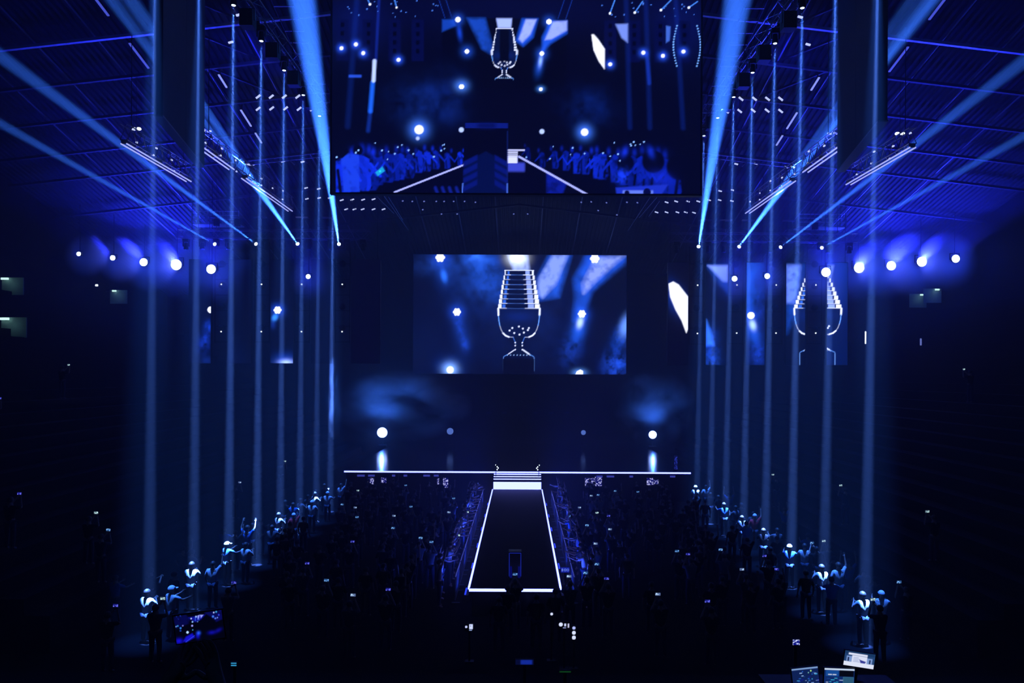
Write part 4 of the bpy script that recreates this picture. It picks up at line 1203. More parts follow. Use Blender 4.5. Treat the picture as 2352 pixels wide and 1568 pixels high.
POSES = {  # elbow and wrist of each arm (x outwards), standing height 1.75, facing +y
    'idle': [((.27, -.02, 1.14), (.27, .08, .90)), ((.27, -.02, 1.14), (.27, .08, .90))],
    'phone': [((.25, .20, 1.36), (.09, .36, 1.62)), ((.25, .20, 1.36), (.09, .36, 1.62))],
    'oneup': [((.27, -.02, 1.14), (.25, .12, .93)), ((.30, .08, 1.62), (.29, .16, 1.88))],
    'bothup': [((.31, .06, 1.60), (.26, .12, 1.87)), ((.31, .06, 1.60), (.30, .15, 1.86))],
    'reach': [((.23, .25, 1.30), (.20, .52, 1.38)), ((.27, .20, 1.28), (.25, .48, 1.30))],
    'clap': [((.26, .16, 1.18), (.06, .36, 1.32)), ((.26, .16, 1.18), (.06, .36, 1.30))],
}
def build_person(pose, seated=False):
    arms = POSES[pose]
    dz = -.43 if seated else 0
    V, E, Rr = [], [], []
    def v(p, r, prev=None):
        V.append(Vector(p)); Rr.append(r)
        if prev is not None: E.append((prev, len(V) - 1))
        return len(V) - 1
    up = lambda p: (p[0], p[1], p[2] + dz)
    pel = v(up((0, 0, .96)), (.15, .11))
    bel = v(up((0, 0, 1.12)), (.14, .10), pel)
    che = v(up((0, 0, 1.33)), (.16, .11), bel)
    nb = v(up((0, 0, 1.45)), (.075, .07), che)
    nk = v(up((0, .01, 1.52)), (.052, .055), nb)
    hd = v(up((0, .025, 1.62)), (.078, .095), nk)
    v(up((0, .015, 1.70)), (.068, .085), hd)
    v(up((0, .115, 1.605)), (.016, .02), hd)
    v(up((0, .085, 1.555)), (.035, .03), nk)
    for s in (-1, 1):
        v(up((s * .082, .01, 1.62)), (.012, .022), hd)
    leg_pts = []
    for s in (-1, 1):
        if seated:
            hp, kn, an, to = (s * .10, .02, .93 + dz), (s * .13, .43, .50), (s * .13, .40, .10), (s * .14, .56, .04)
        else:
            hp, kn, an, to = (s * .10, 0, .90), (s * .115, .02, .50), (s * .12, -.02, .10), (s * .14, .12, .035)
        a = v(hp, (.085, .09), pel); b = v(kn, (.058, .062), a); c = v(an, (.036, .042), b); v(to, (.042, .03), c)
        leg_pts.append((hp, kn, an))
    arm_pts = []
    for s, (el, wr) in zip((-1, 1), arms):
        sh = Vector(up((s * .185, 0, 1.415)))
        e_ = Vector(up((s * el[0], el[1], el[2]))); w_ = Vector(up((s * wr[0], wr[1], wr[2])))
        a = v(sh, (.058, .058), che); b = v(e_, (.04, .04), a); c = v(w_, (.027, .024), b)
        d = (w_ - e_).normalized()
        lat = d.cross(Vector((0, 1, .3))).normalized()
        if lat.dot(Vector((-s, 0, 0))) < 0: lat = -lat   # towards the body: thumb side
        nrm = d.cross(lat).normalized()
        pm = v(w_ + d * .05, (.036, .020), c)
        for k, (of, ln) in enumerate(((.024, .070), (.008, .078), (-.009, .072), (-.026, .058))):
            f0 = v(w_ + d * .092 + lat * of, (.0105, .0095), pm)
            f1 = v(w_ + d * (.092 + ln * .55) + lat * of * 1.25 + nrm * .008, (.0095, .009), f0)
            v(w_ + d * (.092 + ln) + lat * of * 1.35 + nrm * .026, (.008, .0075), f1)
        t0 = v(w_ + d * .045 + lat * .042, (.012, .011), pm)
        v(w_ + d * .085 + lat * .062 + nrm * .014, (.010, .009), t0)
        arm_pts.append((sh, e_, w_))
    body = skin_mesh('person_body', V, E, Rr, SKIN, 1)
    # shirt
    V2, E2, R2 = [], [], []
    def v2(p, r, prev=None):
        V2.append(Vector(p)); R2.append(r)
        if prev is not None: E2.append((prev, len(V2) - 1))
        return len(V2) - 1
    a = v2(up((0, -.005, .90)), (.166, .128)); b = v2(up((0, 0, 1.12)), (.168, .130), a); c = v2(up((0, 0, 1.33)), (.174, .132), b); d_ = v2(up((0, 0, 1.455)), (.088, .08), c)
    for (sh, e_, w_) in arm_pts:
        k = v2(sh, (.072, .072), c); v2(sh.lerp(e_, .85), (.062, .062), k)
    shirt = skin_mesh('shirt', V2, E2, R2, CLOTH['black'], 1)
    V2, E2, R2 = [], [], []
    a = v2(up((0, 0, .94)), (.140, .104))
    for hp, kn, an in leg_pts:
        k = v2(hp, (.092, .098), a); q = v2(kn, (.074, .078), k); v2(Vector(an) + Vector((0, 0, -.02)), (.058, .064), q)
    trousers = skin_mesh('trousers', V2, E2, R2, CLOTH['denim'], 1)
    # hair and cap
    def dome(rx, ry, rz, cut, n=12, k=7):
        mb = MB()
        vs, fs = [], []
        cz_ = 1.645 + dz
        for i in range(k + 1):
            th = PI * .5 * i / k * cut
            for j in range(n):
                ph = 2 * PI * j / n
                low = 1.0 if math.sin(ph) < .3 else .72
                t = th * low
                vs.append((rx * math.sin(t) * math.cos(ph), .01 + ry * math.sin(t) * math.sin(ph), cz_ + rz * math.cos(t)))
        for i in range(k):
            for j in range(n):
                fs.append((i * n + j, i * n + (j + 1) % n, (i + 1) * n + (j + 1) % n, (i + 1) * n + j))
        return mb.add(vs, fs)
    hair = dome(.098, .118, .105, 1.35).mesh('hair', HAIRS[0], True)
    cp = dome(.103, .122, .108, 1.0)
    n = 9
    zc = 1.65 + dz
    bv = [(.085 * math.cos(PI * i / (n - 1)), .10 + (.05) * math.sin(PI * i / (n - 1)), zc + .012) for i in range(n)]
    bw = [(.10 * math.cos(PI * i / (n - 1)), .10 + (.15) * math.sin(PI * i / (n - 1)), zc - .005) for i in range(n)]
    cp.add(bv + bw, [(i, i + 1, n + i + 1, n + i) for i in range(n - 1)])
    cap = cp.mesh('cap', CLOTH['white'], True)
    return dict(body=body, shirt=shirt, trousers=trousers, hair=hair, cap=cap)
LIB = {p: build_person(p) for p in POSES}
LIB['seated_phone'] = build_person('phone', True)
CACHE = {}
def coloured(me, m):
    k = (me.name, m.name)
    if k not in CACHE:
        c = me.copy()
        c.name = me.name
        c.materials.clear()
        c.materials.append(m)
        CACHE[k] = c
    return CACHE[k]

PEOPLE = []
def place_person(x, y, z, rz, pose, shirt, label, group, head='hair', capcol='white', scale=1.0, trou='denim', gap=.5):
    for (a, b, c_) in PEOPLE:
        if (a - x) ** 2 + (b - y) ** 2 < gap * gap and abs(c_ - z) < 1.4:
            return None
    PEOPLE.append((x, y, z))
    L = LIB[pose]
    o = part('person', L['body'], None)
    tag(o, label, 'person', group)
    o.location = (x, y, z)
    o.rotation_euler = (0, 0, rz)
    o.scale = (scale,) * 3
    part('shirt', coloured(L['shirt'], CLOTH[shirt]), None, o)
    part('trousers', coloured(L['trousers'], CLOTH[trou]), None, o)
    if head == 'hair':
        part('hair', coloured(L['hair'], random.choice(HAIRS)), None, o)
    else:
        part('cap', coloured(L['cap'], CLOTH[capcol]), None, o)
    return o

phone_proto = {}
def phone_mesh(seed):
    if seed not in phone_proto:
        w, h = .16, .085
        c = Canvas(0, 0, 16, 9, 1.0)
        r = np.random.default_rng(seed)
        tint = [(.05, .12, 1.0), (.10, .35, 1.0), (.35, .55, 1.2), (.04, .05, .8), (.5, .8, 1.0), (.02, .02, .35)][seed % 6]
        c.fill([t * .35 for t in tint])
        for _ in range(5):
            c.disc(r.uniform(1, 15), r.uniform(1, 8), r.uniform(.8, 2), [min(1.6, t * 1.8 + .2) for t in tint])
        phone_proto[seed] = c.mesh('phone_picture', lambda u, v: (-w / 2 + w * u, -.006, h / 2 - h * v), M_PHONE)
        phone_proto['case'] = phone_proto.get('case') or MB().box((0, 0, 0), (w + .006, .010, h + .006)).mesh('case', M_BLACK)
    return phone_proto[seed]
def place_phone(p, rz, seed, label, group, portrait=False, scale=1.0, tilt=0.0):
    o = thing('smartphone', label, 'phone', p, (tilt, PI / 2 if portrait else 0, rz), group=group)
    o.scale = (scale,) * 3
    part('screen', phone_mesh(seed), None, o)
    part('case', phone_proto['case'], None, o)
    return o

def stage_dir(x, y):
    return math.atan2(60 - y, -x * .25) - PI / 2

# -- lit spectators along the two barrier lines, under the downward beams
LIT = {'left': [(345, 1312), (375, 1318), (440, 1272), (478, 1268), (515, 1218), (540, 1225), (553, 1214), (568, 1215), (600, 1196), (655, 1155), (673, 1158), (707, 1140), (745, 1117), (757, 1116), (768, 1116), (400, 1320), (265, 1325), (420, 1262), (580, 1205), (625, 1180), (690, 1150), (725, 1128)],
       'right': [(1632, 1136), (1675, 1136), (1600, 1134), (1650, 1140), (1714, 1205), (1730, 1180), (1765, 1232), (1802, 1170), (1690, 1165), (1703, 1160), (1856, 1230), (1897, 1275), (1915, 1280), (1962, 1310), (1985, 1312), (1935, 1325), (1910, 1330), (1840, 1250), (1785, 1235), (1950, 1290), (2010, 1330), (1745, 1215)]}
BEAM_FOOT = {nm: [(sx * BX + (-.10 if sx < 0 else -.36) * .93, 24.0 + 3.27 * k) for k in range(8)] for sx, nm in ((-1, 'left'), (1, 'right'))}
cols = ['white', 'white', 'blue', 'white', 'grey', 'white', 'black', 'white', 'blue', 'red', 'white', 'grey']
for nm, pts in LIT.items():
    spots_ = []
    for k, (bx, by) in enumerate(BEAM_FOOT[nm]):
        spots_.append((bx - .08, by, True)); spots_.append((bx + .60, by + .2, True))
    for i in range(len(pts)):
        q = PZ(*pts[i], 1.62)
        spots_.append((q.x, q.y, False))
    order = sorted(range(len(spots_)), key=lambda i: spots_[i][1])
    for n_, i in enumerate(order):
        p = Vector((spots_[i][0], spots_[i][1], 0))
        bright = spots_[i][2]
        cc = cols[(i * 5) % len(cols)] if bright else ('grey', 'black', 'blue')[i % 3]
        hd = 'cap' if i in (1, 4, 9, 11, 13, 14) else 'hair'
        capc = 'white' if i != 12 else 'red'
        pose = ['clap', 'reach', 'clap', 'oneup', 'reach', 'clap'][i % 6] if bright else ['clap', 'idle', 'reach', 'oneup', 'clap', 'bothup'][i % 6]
        lab = '%s spectator in %s shirt%s, %s nearest along the %s barrier' % ('beam-lit' if bright else 'half-lit', cc, ' and cap' if hd == 'cap' else '', ordn(n_), nm)
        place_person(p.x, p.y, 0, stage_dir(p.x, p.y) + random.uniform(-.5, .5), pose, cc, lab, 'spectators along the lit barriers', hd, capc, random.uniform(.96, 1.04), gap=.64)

# -- crowd pressed against the catwalk
for sx, nm in ((-1, 'left'), (1, 'right')):
    n_ = 0
    y = 27.8
    while y < 49.2:
        x = sx * (2.72 + random.uniform(-.08, .18))
        pose = random.choice(['reach', 'bothup', 'oneup', 'reach', 'phone'])
        rz = (-PI / 2 if sx < 0 else PI / 2) * random.uniform(.55, .95)
        cc = random.choice(['grey', 'white', 'blue', 'black', 'grey'])
        hd = 'cap' if random.random() < .15 else 'hair'
        lab = 'spectator in %s shirt at the %s catwalk edge, %s from its crowd end' % (cc, nm, ordn(n_))
        o = place_person(x, y, 0, rz, pose, cc, lab, 'spectators at the catwalk edge', hd, 'black')
        if o:
            if pose == 'phone':
                q = Matrix.Rotation(rz, 3, 'Z') @ Vector((0, .40, 1.80)) + Vector((x, y, 0))
                place_phone(q, rz, random.randrange(6), 'smartphone raised by the %s spectator from the crowd end, %s catwalk edge' % (ordn(n_), nm), 'phones at the catwalk edge')
            n_ += 1
        y += random.uniform(.78, .98)

# -- phones glowing over the dark crowd (place in the frame, picture tint)
PH = [(822, 1126, 4), (901, 1180, 2), (932, 1114, 1), (905, 1184, 2), (820, 1187, 1), (838, 1187, 1), (903, 1212, 1), (944, 1163, 1), (1031, 1176, 2), (1033, 1222, 1), (991, 1244, 1), (1007, 1262, 3), (1038, 1262, 2), (810, 1243, 3), (1066, 1150, 2), (1070, 1118, 2), (1042, 1144, 1),
      (811, 1366, 2), (892, 1353, 3), (750, 1332, 1), (706, 1293, 3), (537, 1337, 3), (629, 1414, 1), (760, 1436, 1), (266, 1390, 3), (249, 1179, 1), (221, 1142, 4), (374, 1374, 4), (816, 1165, 2), (786, 1158, 1), (966, 1235, 1), (1030, 1205, 3),
      (1299, 1134, 4), (1306, 1170, 1), (1322, 1181, 2), (1311, 1185, 4), (1331, 1165, 2), (1374, 1136, 1), (1371, 1177, 4), (1358, 1138, 2), (1339, 1211, 2), (1401, 1215, 2), (1398, 1184, 3), (1344, 1277, 2), (1374, 1277, 1), (1371, 1295, 1), (1341, 1262, 1), (1345, 1315, 1), (1307, 1323, 2), (1368, 1248, 2), (1393, 1328, 3), (1555, 1265, 1), (1511, 1364, 2), (1470, 1127, 4), (1465, 1129, 1), (1290, 1144, 1), (1413, 1127, 1), (1348, 1206, 1),
      (1704, 1307, 2), (1760, 1418, 4), (2005, 1376, 4), (2065, 1336, 1), (2115, 1327, 3), (2132, 1248, 1), (1892, 1242, 4), (1865, 1246, 1), (1947, 1183, 1), (2250, 1290, 3), (2229, 1468, 3), (2278, 1454, 1), (1625, 1380, 3), (1580, 1272, 3), (1655, 1262, 1), (1784, 1307, 3), (1756, 1276, 3),
      (2130, 1141, 4), (2214, 828, 4), (158, 820, 4), (655, 1030, 4), (666, 1080, 4), (551, 1089, 2), (1775, 1074, 4), (1931, 1100, 4), (596, 760, 4), (1785, 765, 4), (0, 884, 3), (45, 1100, 3), (10, 1468, 3)]
cnt = {}
def ground_for(px, py, up_):
    """floor, side stand or near stand under a point held up_ metres over the ground"""
    u, v = U(px, py)
    p = None
    if v < -.02:
        y = (up_ - CZ) / v
        if 21.5 < y < 50.2 and abs(CX + u * y) < STAND_X - .5:
            return Vector((CX + u * y, y, 0))
        a = (up_ + 21.5 * .33 - CZ) / (v + .33)
        if 9 < a <= 21.5 and py > 1440:
            return Vector((CX + u * a, a, near_stand_z(a)))
    y = (STAND_Z + up_ - STAND_X * STAND_S - CZ) / (v - abs(u) * STAND_S)
    x = CX + u * y
    if 23.5 < y < 71 and STAND_X < abs(x) < 35:
        i = int((abs(x) - STAND_X) / .8)
        return Vector((x, y, STAND_Z + i * .8 * STAND_S - .25))
    return None
zone = {'floor': 'in the dark standing crowd', 'stand': 'in the dark side stand', 'near': 'in the dark near stand'}
ph_jobs = []
for (x, y, tint) in PH:
    g = ground_for(x, y, 1.80)
    if g is None:
        continue
    ph_jobs.append((x, y, tint, g))
ph_jobs.sort(key=lambda j: j[3].y)
for (x, y, tint, g) in ph_jobs:
    if abs(g.x) < 2.55 and 26 < g.y < 50.5:
        continue
    zn = 'stand' if abs(g.x) > STAND_X - .4 else ('near' if g.y < 21.5 else 'floor')
    if zn == 'stand':
        side = 'left stand' if g.x < 0 else 'right stand'
    elif zn == 'near':
        side = 'near stand, %s half' % ('left' if g.x < 0 else 'right')
    else:
        side = 'floor crowd %s of the catwalk' % ('left' if g.x < 0 else 'right')
    cnt[side] = cnt.get(side, 0) + 1
    k = ordn(cnt[side] - 1)
    rz = stage_dir(g.x, g.y)
    cc = random.choice(['black', 'black', 'grey', 'denim'])
    back = Matrix.Rotation(rz, 3, 'Z') @ Vector((0, .40, 0))
    sc = 1.0
    o = place_person(g.x - back.x, g.y - back.y, g.z, rz, 'phone', cc, 'dim spectator filming, %s nearest phone holder in the %s' % (k, side), 'spectators filming', 'hair', gap=.5)
    if o: place_phone(g + Vector((0, 0, 1.80)), rz, tint + 6 * (cnt[side] % 3), 'glowing smartphone, %s nearest one in the %s' % (k, side), 'phones in the dark crowd')

# -- dark crowd filling the floor
for sx, nm in ((-1, 'left'), (1, 'right')):
    n_ = 0
    tries = 0
    while n_ < 62 and tries < 600:
        tries += 1
        x = sx * random.uniform(3.5, 10.4)
        y = 24.5 + 25 * random.random() ** 1.1
        o = place_person(x, y, 0, stage_dir(x, y) + random.uniform(-.3, .3), random.choice(['idle', 'idle', 'clap', 'oneup']), 'black', 'dark-clad spectator standing in the unlit floor crowd %s of the catwalk' % nm, 'unlit floor crowd %s' % nm, 'hair', gap=.62)
        if o: n_ += 1
# front-of-catwalk silhouettes
for i, (x, y, pose) in enumerate(((1166, 1352, 'idle'), (1183, 1338, 'phone'), (1204, 1350, 'clap'), (1232, 1372, 'idle'), (1146, 1378, 'idle'), (1283, 1338, 'idle'), (1276, 1360, 'idle'))):
    p = PZ(x, y, 1.62)
    yy = min(p.y, 26.0 - .1 * i)
    sc = 1.0
    o = place_person(CX + U(x, y)[0] * yy, yy, 0, 0, pose, 'black', 'black silhouette of a spectator before the catwalk end, %s of that row' % ordn(i), 'silhouettes before the catwalk end', 'hair', gap=.56)
    if pose == 'phone' and o:
        place_phone(Vector((o.location.x, o.location.y + .4, 1.80)), 0, 1, 'glowing smartphone held up before the catwalk end', 'phones in the dark crowd')

# ------------------------------------------------------------------ crowd barriers
bp = None
n_ = {'left': 0, 'right': 0}
for sx, nm in ((-1, 'left'), (1, 'right')):
    for k in range(9):
        y = 28.0 + k * 2.35
        lab = 'black crowd barrier section, %s from the crowd end, %s of the catwalk' % (ordn(k), nm)
        if bp is None:
            bp = thing('crowd_barrier', lab, 'barrier', (sx * 2.2, y, 0), group='barriers along the catwalk')
            bars = MB().bar((0, 0, .2), (0, 2.2, .2), .03)
            for j in range(15):
                bars.bar((0, .08 + j * .146, .2), (0, .08 + j * .146, 1.04), .016)
            part('rail_bars', bars, M_ALU, bp)
            part('top_rail', MB().tube((0, 0, 1.05), (0, 2.2, 1.05), .025, 8), M_ALU, bp)
            part('foot', MB().box((0, .3, .02), (.3, .06, .04)), M_ALU, bp)
            part('foot', MB().box((0, 1.9, .02), (.3, .06, .04)), M_ALU, bp)
        else:
            dup(bp, (sx * 2.2, y, 0), None, lab)

# ------------------------------------------------------------------ blue wash bars under the catwalk edges
for sx, nm in ((-1, 'left'), (1, 'right')):
    for k in range(6):
        y = 29.0 + k * 3.9
        o = thing('pit_light', 'low blue flood bar, %s from the crowd end, under the %s catwalk edge' % (ordn(k), nm), 'stage lamp', (sx * (CW + .22), y, 0), group='flood bars in the catwalk pit')
        part('body', MB().box((0, 0, .16), (.14, 1.0, .16)), M_BLACK, o)
        part('foot', MB().box((0, -.35, .04), (.2, .06, .08)).box((0, .35, .04), (.2, .06, .08)), M_BLACK, o)
        part('lens', MB().box((sx * .05, 0, .25), (.06, .9, .02)), mat('blue_lens', (.02, .02, .02), .4, emit=(.02, .05, 1), strength=1.5, sample=False), o)
        for j in (-.3, .3):
            spot(o, (sx * (CW + .27), y + j, .30), (sx * (CW + 1.5), y + j, 1.75), 120, 220 if k < 5 else 320, (0.02, 0.06, 1.0), .8, .12)

# ------------------------------------------------------------------ near stand: desk monitors, filming phone, small lights
def mon_canvas(kind):
    c = Canvas(0, 0, 80, 45, 1.0)
    r = np.random.default_rng(len(kind))
    if kind == 'slide':
        c.fill((.02, .07, .22)); c.rect(0, 0, 80, 9, (.012, .05, .16))
        c.rect(0, 32, 80, 45, (.95, 1.0, 1.2)); c.rect(6, 15, 20, 32, (.25, .4, .8)); c.rect(60, 15, 74, 32, (.25, .4, .8))
        c.rect(20, 12, 60, 33, (.9, .95, 1.2)); c.rect(10, 5, 60, 11, (.9, .95, 1.2))
        for k in range(4): c.rect(24, 17 + k * 4, 38 + 4 * (k % 2), 18.2 + k * 4, (.2, .3, .6))
        c.poly([(40, 22), (58, 26), (56, 32), (44, 32)], (.05, .06, .4)); c.rect(9, 19, 13, 31, (.01, .02, .1)); c.rect(66, 19, 70, 31, (.01, .02, .1))
    elif kind == 'desk left':
        c.fill((.006, .02, .12)); c.rect(0, 0, 80, 4, (.25, .42, .8)); c.rect(0, 41, 80, 45, (.2, .4, .8))
        for _ in range(26):
            x, y = r.uniform(3, 76), r.uniform(6, 38)
            c.rect(x, y, x + r.uniform(3, 10), y + r.uniform(1, 3), [(.02, .12, .6), (.05, .4, .8), (.3, .5, .9), (.008, .01, .3)][r.integers(4)])
        c.disc(58, 9, 2.2, (.5, 1.0, .3)); c.disc(50, 13, 1.5, (.3, .8, .7))
    else:
        c.fill((.006, .03, .18)); c.rect(0, 0, 80, 5, (.7, .85, 1.1)); c.rect(40, 5, 78, 22, (.002, .003, .01)); c.rect(4, 6, 38, 22, (.01, .09, .4))
        c.rect(50, 23, 78, 42, (.05, .2, .35))
        for k in range(8): c.rect(52 + k * 3.2, 24, 53.6 + k * 3.2, 41, (.01, .05, .12))
        for x in (10, 22): c.rect(x, 16, x + 10, 19, (.6, .7, .9))
        for _ in range(12):
            x, y = r.uniform(4, 44), r.uniform(24, 40)
            c.rect(x, y, x + r.uniform(4, 10), y + 2, [(.05, .5, .8), (.5, .6, .9), (.01, .06, .3)][r.integers(3)])
    return c
DY = 12.7
dq = P(1915, 1600, DY)
o = thing('control_desk', 'dark control desk under the lit monitors low on the near stand', 'desk', (dq.x, DY + .1, near_stand_z(DY - .9)))
tz = P(1915, 1575, DY).z - o.location.z
part('top', MB().box((0, 0, tz - .03), (2.2, .8, .05)), M_BLACK, o)
for sx in (-1, 1):
    part('leg', MB().box((sx * 1.0, 0, tz / 2 - .03), (.06, .7, tz - .06)), M_BLACK, o)
dt = o.location.z + tz
def desk_mon(tlp, trp, brp, kind, lab, y, rollz):
    a, b, c_ = P(*tlp, y), P(*trp, y), P(*brp, y)
    w = (b - a).length; h = (c_ - b).length
    ce = (a + c_) / 2
    o = small_screen('monitor', 'monitor', lab, 'monitors of the control desk', ce, w, h, mon_canvas(kind), (0, rollz, 0), stand=max(.08, ce.z - h / 2 - dt + .02))
    return o
desk_mon((1938, 1491), (2007, 1502), (2007, 1536), 'slide', 'upper tilted monitor with a bright white page at the control desk', DY + .25, math.radians(8.5))
desk_mon((1819, 1535), (1879, 1528), (1879, 1570), 'desk left', 'lower monitor tilted up to one side, dark blue dotted page, control desk', DY - .05, math.radians(-6.5))
desk_mon((1893, 1532), (1962, 1535), (1960, 1572), 'desk right page', 'lower monitor with a pale top bar beside the upper bright one', DY - .05, math.radians(2.0))
p = P(1828, 1474, 14.2)
small_screen('monitor', 'monitor', 'tiny blue text display glowing above the control desk', 'small glowing displays', p, .13, .10, paint_speckle(16, 12, 9, (.006, .01, .3), (.8, .9, 1.4), .5, 3), stand=max(.2, p.z - .05 - near_stand_z(14.2)), thick=.03)
# small displays round the broadcast position
DISP = [((1078, 1440), 20, 17, 22.5, 'pair of white square displays left below the catwalk end'), ((1296, 1435), 26, 16, 22.0, 'white cluttered display right below the catwalk end'), ((1318, 1452), 9, 32, 22.0, 'upright stack of white discs right below the catwalk end'), ((538, 1524), 13, 9, 15.0, 'small cyan two-line display low on the near stand'), ((1205, 1519), 42, 12, 15.5, 'dim blue bar display at the foot of the view'), ((1298, 1541), 26, 3, 14.0, 'thin green display line at the foot of the view'), ((1267, 1409), 7, 7, 22.6, 'small white lamp display under the catwalk corner'), ((1298, 1308), 20, 12, 27.2, 'small blue lettered display at the right catwalk corner')]
for i, ((x, y), w, h, yy, lab) in enumerate(DISP):
    p = P(x, y, yy)
    k = F / yy
    if 'cyan' in lab:
        c = Canvas(0, 0, 14, 9, 1); c.rect(0, 1, 14, 3, (.05, .5, 1.0), .5); c.rect(0, 6, 14, 8, (.05, .5, 1.0), .5)
    elif 'dim blue' in lab:
        c = Canvas(0, 0, 42, 12, 1); c.fill((.002, .004, .04)); c.rect(12, 1, 38, 11, (.008, .03, .4), 4)
    elif 'green' in lab:
        c = Canvas(0, 0, 26, 3, 1); c.fill((.004, .05, .012))
    elif 'discs' in lab:
        c = Canvas(0, 0, 9, 32, 1); c.disc(4.5, 5, 3.5, (.6, .7, 1.4)); c.disc(4.5, 16, 4.2, (1, 1.1, 1.5)); c.disc(4.5, 27, 4.4, (1, 1.1, 1.5))
    elif 'lettered' in lab:
        c = Canvas(0, 0, 20, 12, 1); c.fill((.01, .02, .45)); c.rect(2, 3, 5, 9, (.2, .3, 1)); c.disc(10, 6, 3, (.15, .25, 1)); c.disc(10, 6, 1.4, (.01, .02, .45)); c.disc(16, 6, 3, (.12, .2, .9)); c.disc(16, 6, 1.4, (.01, .02, .45))
    elif 'lamp' in lab:
        c = Canvas(0, 0, 7, 7, 1); c.disc(3.5, 3.5, 3, (1, 1.1, 1.5))
    elif 'pair' in lab:
        c = Canvas(0, 0, 20, 17, 1); c.disc(3, 7, 2.6, (.8, .9, 1.5)); c.rect(10, 1, 18, 12, (.9, 1, 1.5)); c.rect(12, 4, 14, 6, (.01, .02, .1)); c.rect(10, 14, 16, 15.5, (.5, .7, 1.3))
    else:
        c = Canvas(0, 0, 26, 16, 1); c.disc(5, 6, 4.4, (1, 1.1, 1.5)); c.rect(13, 4, 17, 10, (.9, 1, 1.5)); c.rect(21, 4, 24, 13, (.9, .9, 1.3)); c.rect(10, 13, 17, 14.5, (.5, .6, 1.2))
    g = near_stand_z(yy)
    small_screen('display', 'display', lab, 'small glowing displays', p, w / k, h / k, c, stand=max(.1, p.z - h / k / 2 - g), thick=.05)
# a phone filming close by, with the person who holds it
PY_ = 2.7
pc = P(459, 1438, PY_)
def paint_film():
    c = Canvas(0, 0, 116, 66, 1.0)
    c.fill((.0006, .001, .008))
    for x0, y0, x1, y1 in ((8, 2, 12, 9), (17, 0, 20, 8)): c.line(x0, y0, x1, y1, 2, (.02, .06, .7))
    c.poly([(0, 3), (30, 0), (40, 12), (34, 22), (4, 30)], (.002, .003, .08), 4, .5, 3, 9)
    c.poly([(36, 8), (76, 6), (64, 16), (50, 20)], (.006, .008, .4), 4); c.disc(54, 8, 2, (.4, .6, 1.4)); c.poly([(58, 6), (63, 5), (60, 14), (57, 15)], (.35, .4, 1.2)); c.poly([(64, 5), (72, 6), (65, 13)], (.35, .4, 1.2))
    c.line(52, 10, 51, 17, 1.5, (.04, .15, .9)); c.line(57, 10, 60, 17, 1.5, (.04, .15, .9))
    c.poly([(76, 2), (116, 0), (114, 22), (100, 26), (90, 14)], (.003, .004, .12), 4, .5, 5, 8)
    for x, y, r_, col in ((4, 25, 1.5, (.2, .4, 1.2)), (8, 24, 1.6, (.05, .4, 1)), (20, 25, 1.5, (.3, .3, 1)), (14, 30, 2.2, (.03, .25, 1)), (13, 36, 2, (.01, .06, .5)), (42, 11, 1.6, (.6, .7, 1.4)), (44, 19, 1.8, (.3, .6, 1.3)), (42, 28, 2.2, (.4, .4, 1.2)), (42, 38, 1.4, (.05, .3, .7)), (29, 42, 2.8, (.6, .9, 1.5)), (97, 4, 1.6, (.6, .7, 1.4)), (103, 3, 2, (.05, .4, .8)), (94, 13, 2.6, (.06, .2, 1)), (108, 11, 2, (.03, .05, .8)), (99, 18, 2, (.1, .2, 1)), (104, 17, 1.5, (.2, .3, 1.1)), (56, 20, 1.5, (.1, .2, .7))):
        c.disc(x, y, r_, col, 1.5)
    c.blob(6, 60, 8, 6, (.008, .004, .75)); c.poly([(16, 62), (24, 52), (40, 46), (44, 56), (24, 64)], (.008, .006, .7), 4); c.line(22, 64, 44, 52, 1.5, (.03, .06, .9))
    c.blob(55, 47, 4, 4, (.02, .1, 1.0)); c.blob(52, 53, 4, 6, (.006, .005, .6)); c.blob(86, 50, 8, 4, (.005, .004, .4)); c.blob(102, 47, 8, 4, (.004, .003, .3), -20)
    return c
o = thing('smartphone', 'large close smartphone filming the show, low at the near left', 'phone', pc, (0, math.radians(-8), 0))
w_, h_ = 112 * PY_ / F, 64 * PY_ / F
part('screen', paint_film().mesh('film_picture', lambda u, v: (-w_ / 2 + w_ * u, -.006, h_ / 2 - h_ * v), M_PHONE), None, o, label='glowing screen showing the stage')
part('case', MB().box((0, 0, 0), (w_ + .008, .010, h_ + .008)), M_BLACK, o)
place_person(pc.x, PY_ - .42, pc.z - 1.80 + .43, 0, 'seated_phone', 'black', 'black silhouette of a seated person filming with the large close phone', None, 'hair')

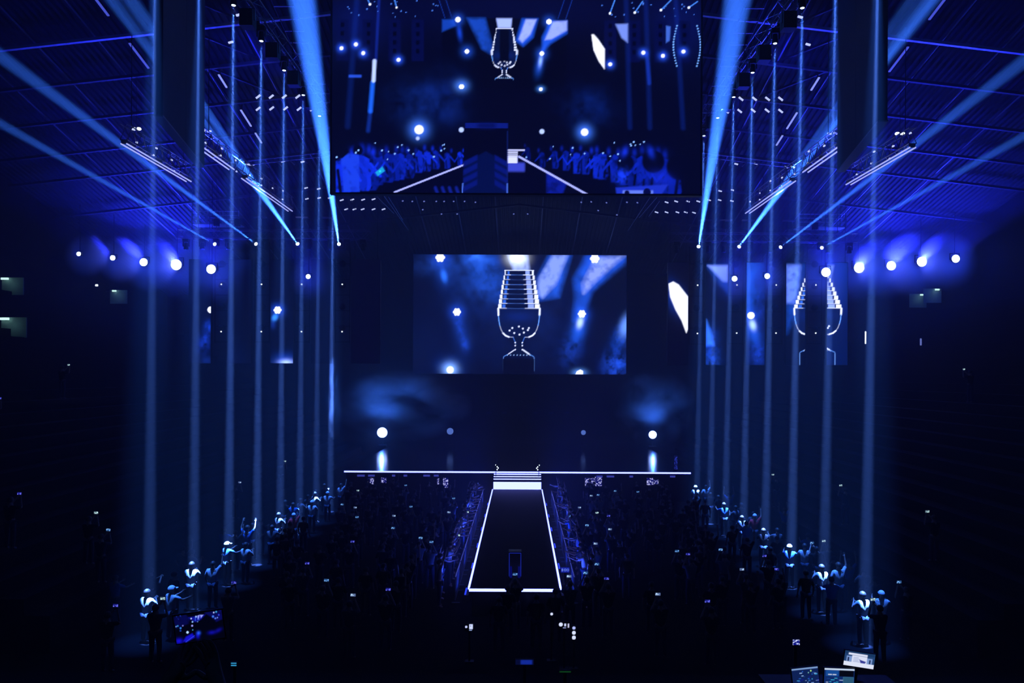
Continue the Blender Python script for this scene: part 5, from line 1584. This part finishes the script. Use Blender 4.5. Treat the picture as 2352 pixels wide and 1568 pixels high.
# ------------------------------------------------------------------ lights in the stands' passages
EX = [((12, 640), 'upper', .5), ((263, 668), 'corner', .35), ((12, 732), 'lower', .5), ((2117, 677), 'inner', .3), ((2152, 665), 'outer', .35)]
for (x, y), nm, w in EX:
    u, v = U(x, y)
    sgn = -1 if x < 1195 else 1
    if nm == 'lower':
        yy = 45.0
    else:
        yy = min(70.5, (35.2 * sgn - CX) / u)
    p = P(x, y, yy)
    side = 'left' if sgn < 0 else 'right'
    o = thing('passage_lamp', 'small greenish-white %s passage lamp high in the %s stand' % (nm, side), 'lamp', p, group='passage lamps')
    part('tube', MB().box((0, -.05, 0), (w, .08, .14)), M_EXIT, o)
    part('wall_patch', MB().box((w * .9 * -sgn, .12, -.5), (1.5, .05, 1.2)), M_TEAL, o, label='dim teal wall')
    part('bracket', MB().box((0, .05, 0), (w * .6, .12, .06)).box(((36 * sgn - p.x) / 2 if abs(p.x) > 33 else 0, .05, -.05), (max(.1, abs(36 * sgn - p.x)) if abs(p.x) > 33 else .1, .05, .05)), M_BLACK, o)
    lt = bpy.data.lights.new('lamp_light', 'POINT'); lt.energy = 2.2; lt.color = (.5, 1, .95); lt.shadow_soft_size = .1
    lo = link(bpy.data.objects.new('lamp_light', lt), o); lo.location = (-.9 * w * sgn, -.5, -.3)
for i, (x, y) in enumerate(((222, 655), (1988, 775), (2115, 785))):
    p = P(x, y, (64.0, 67.3, 55.3)[i])
    tall = y > 700
    o = thing('stand_marker_lamp', ('thin upright white lamp, %s from the left in the far stands' if tall else 'small square white lamp, %s from the left in the far stands') % ordn(i), 'lamp', p, group='marker lamps in the stands')
    part('tube', MB().box((0, 0, 0), (.09 if tall else .2, .08, 1.1 if tall and i == 1 else (.5 if tall else .16))), M_DOT if i < 2 else M_GLOW_DIM, o)
    part('bracket', MB().box((0, .08, 0), (.06, .08, .3)), M_BLACK, o)
    if i: part('post', MB().tube((0, .1, stand_z(p.x) - p.z - .3), (0, .1, .1), .03, 6), M_BLACK, o)
    else: part('arm', MB().box((-.28, .1, 0), (.62, .05, .05)), M_BLACK, o)

# ------------------------------------------------------------------ blue floods added on the barrier trusses to light the roof
for sx, nm in ((-1, 'left'), (1, 'right')):
    for k, (y, tx, ty, pw, deg) in enumerate(((41.5, 15.4, 42.8, 3200, 46), (47.5, 15.5, 49, 1400, 60), (34.5, 20.0, 40.4, 420, 40))):
        o = thing('added_flood', 'added black upward flood on the %s barrier truss, %s from the viewer' % (nm, ordn([1, 2, 0][k])), 'stage lamp', (sx * (BX + .45), y, 24.3), group='added roof floods')
        part('body', MB().box((0, 0, 0), (.26, .2, .2)), M_BLACK, o)
        part('lens', MB().box((0, 0, .11), (.2, .15, .02)), M_GLASS_DARK, o)
        part('clamp', MB().box((-sx * .12, 0, -.12), (.1, .06, .12)), M_ALU, o)
        spot(o, (sx * (BX + .5), y, 24.56), (sx * tx, ty, roof_z(tx, ty)), deg, pw, DEEP, .8, .08)
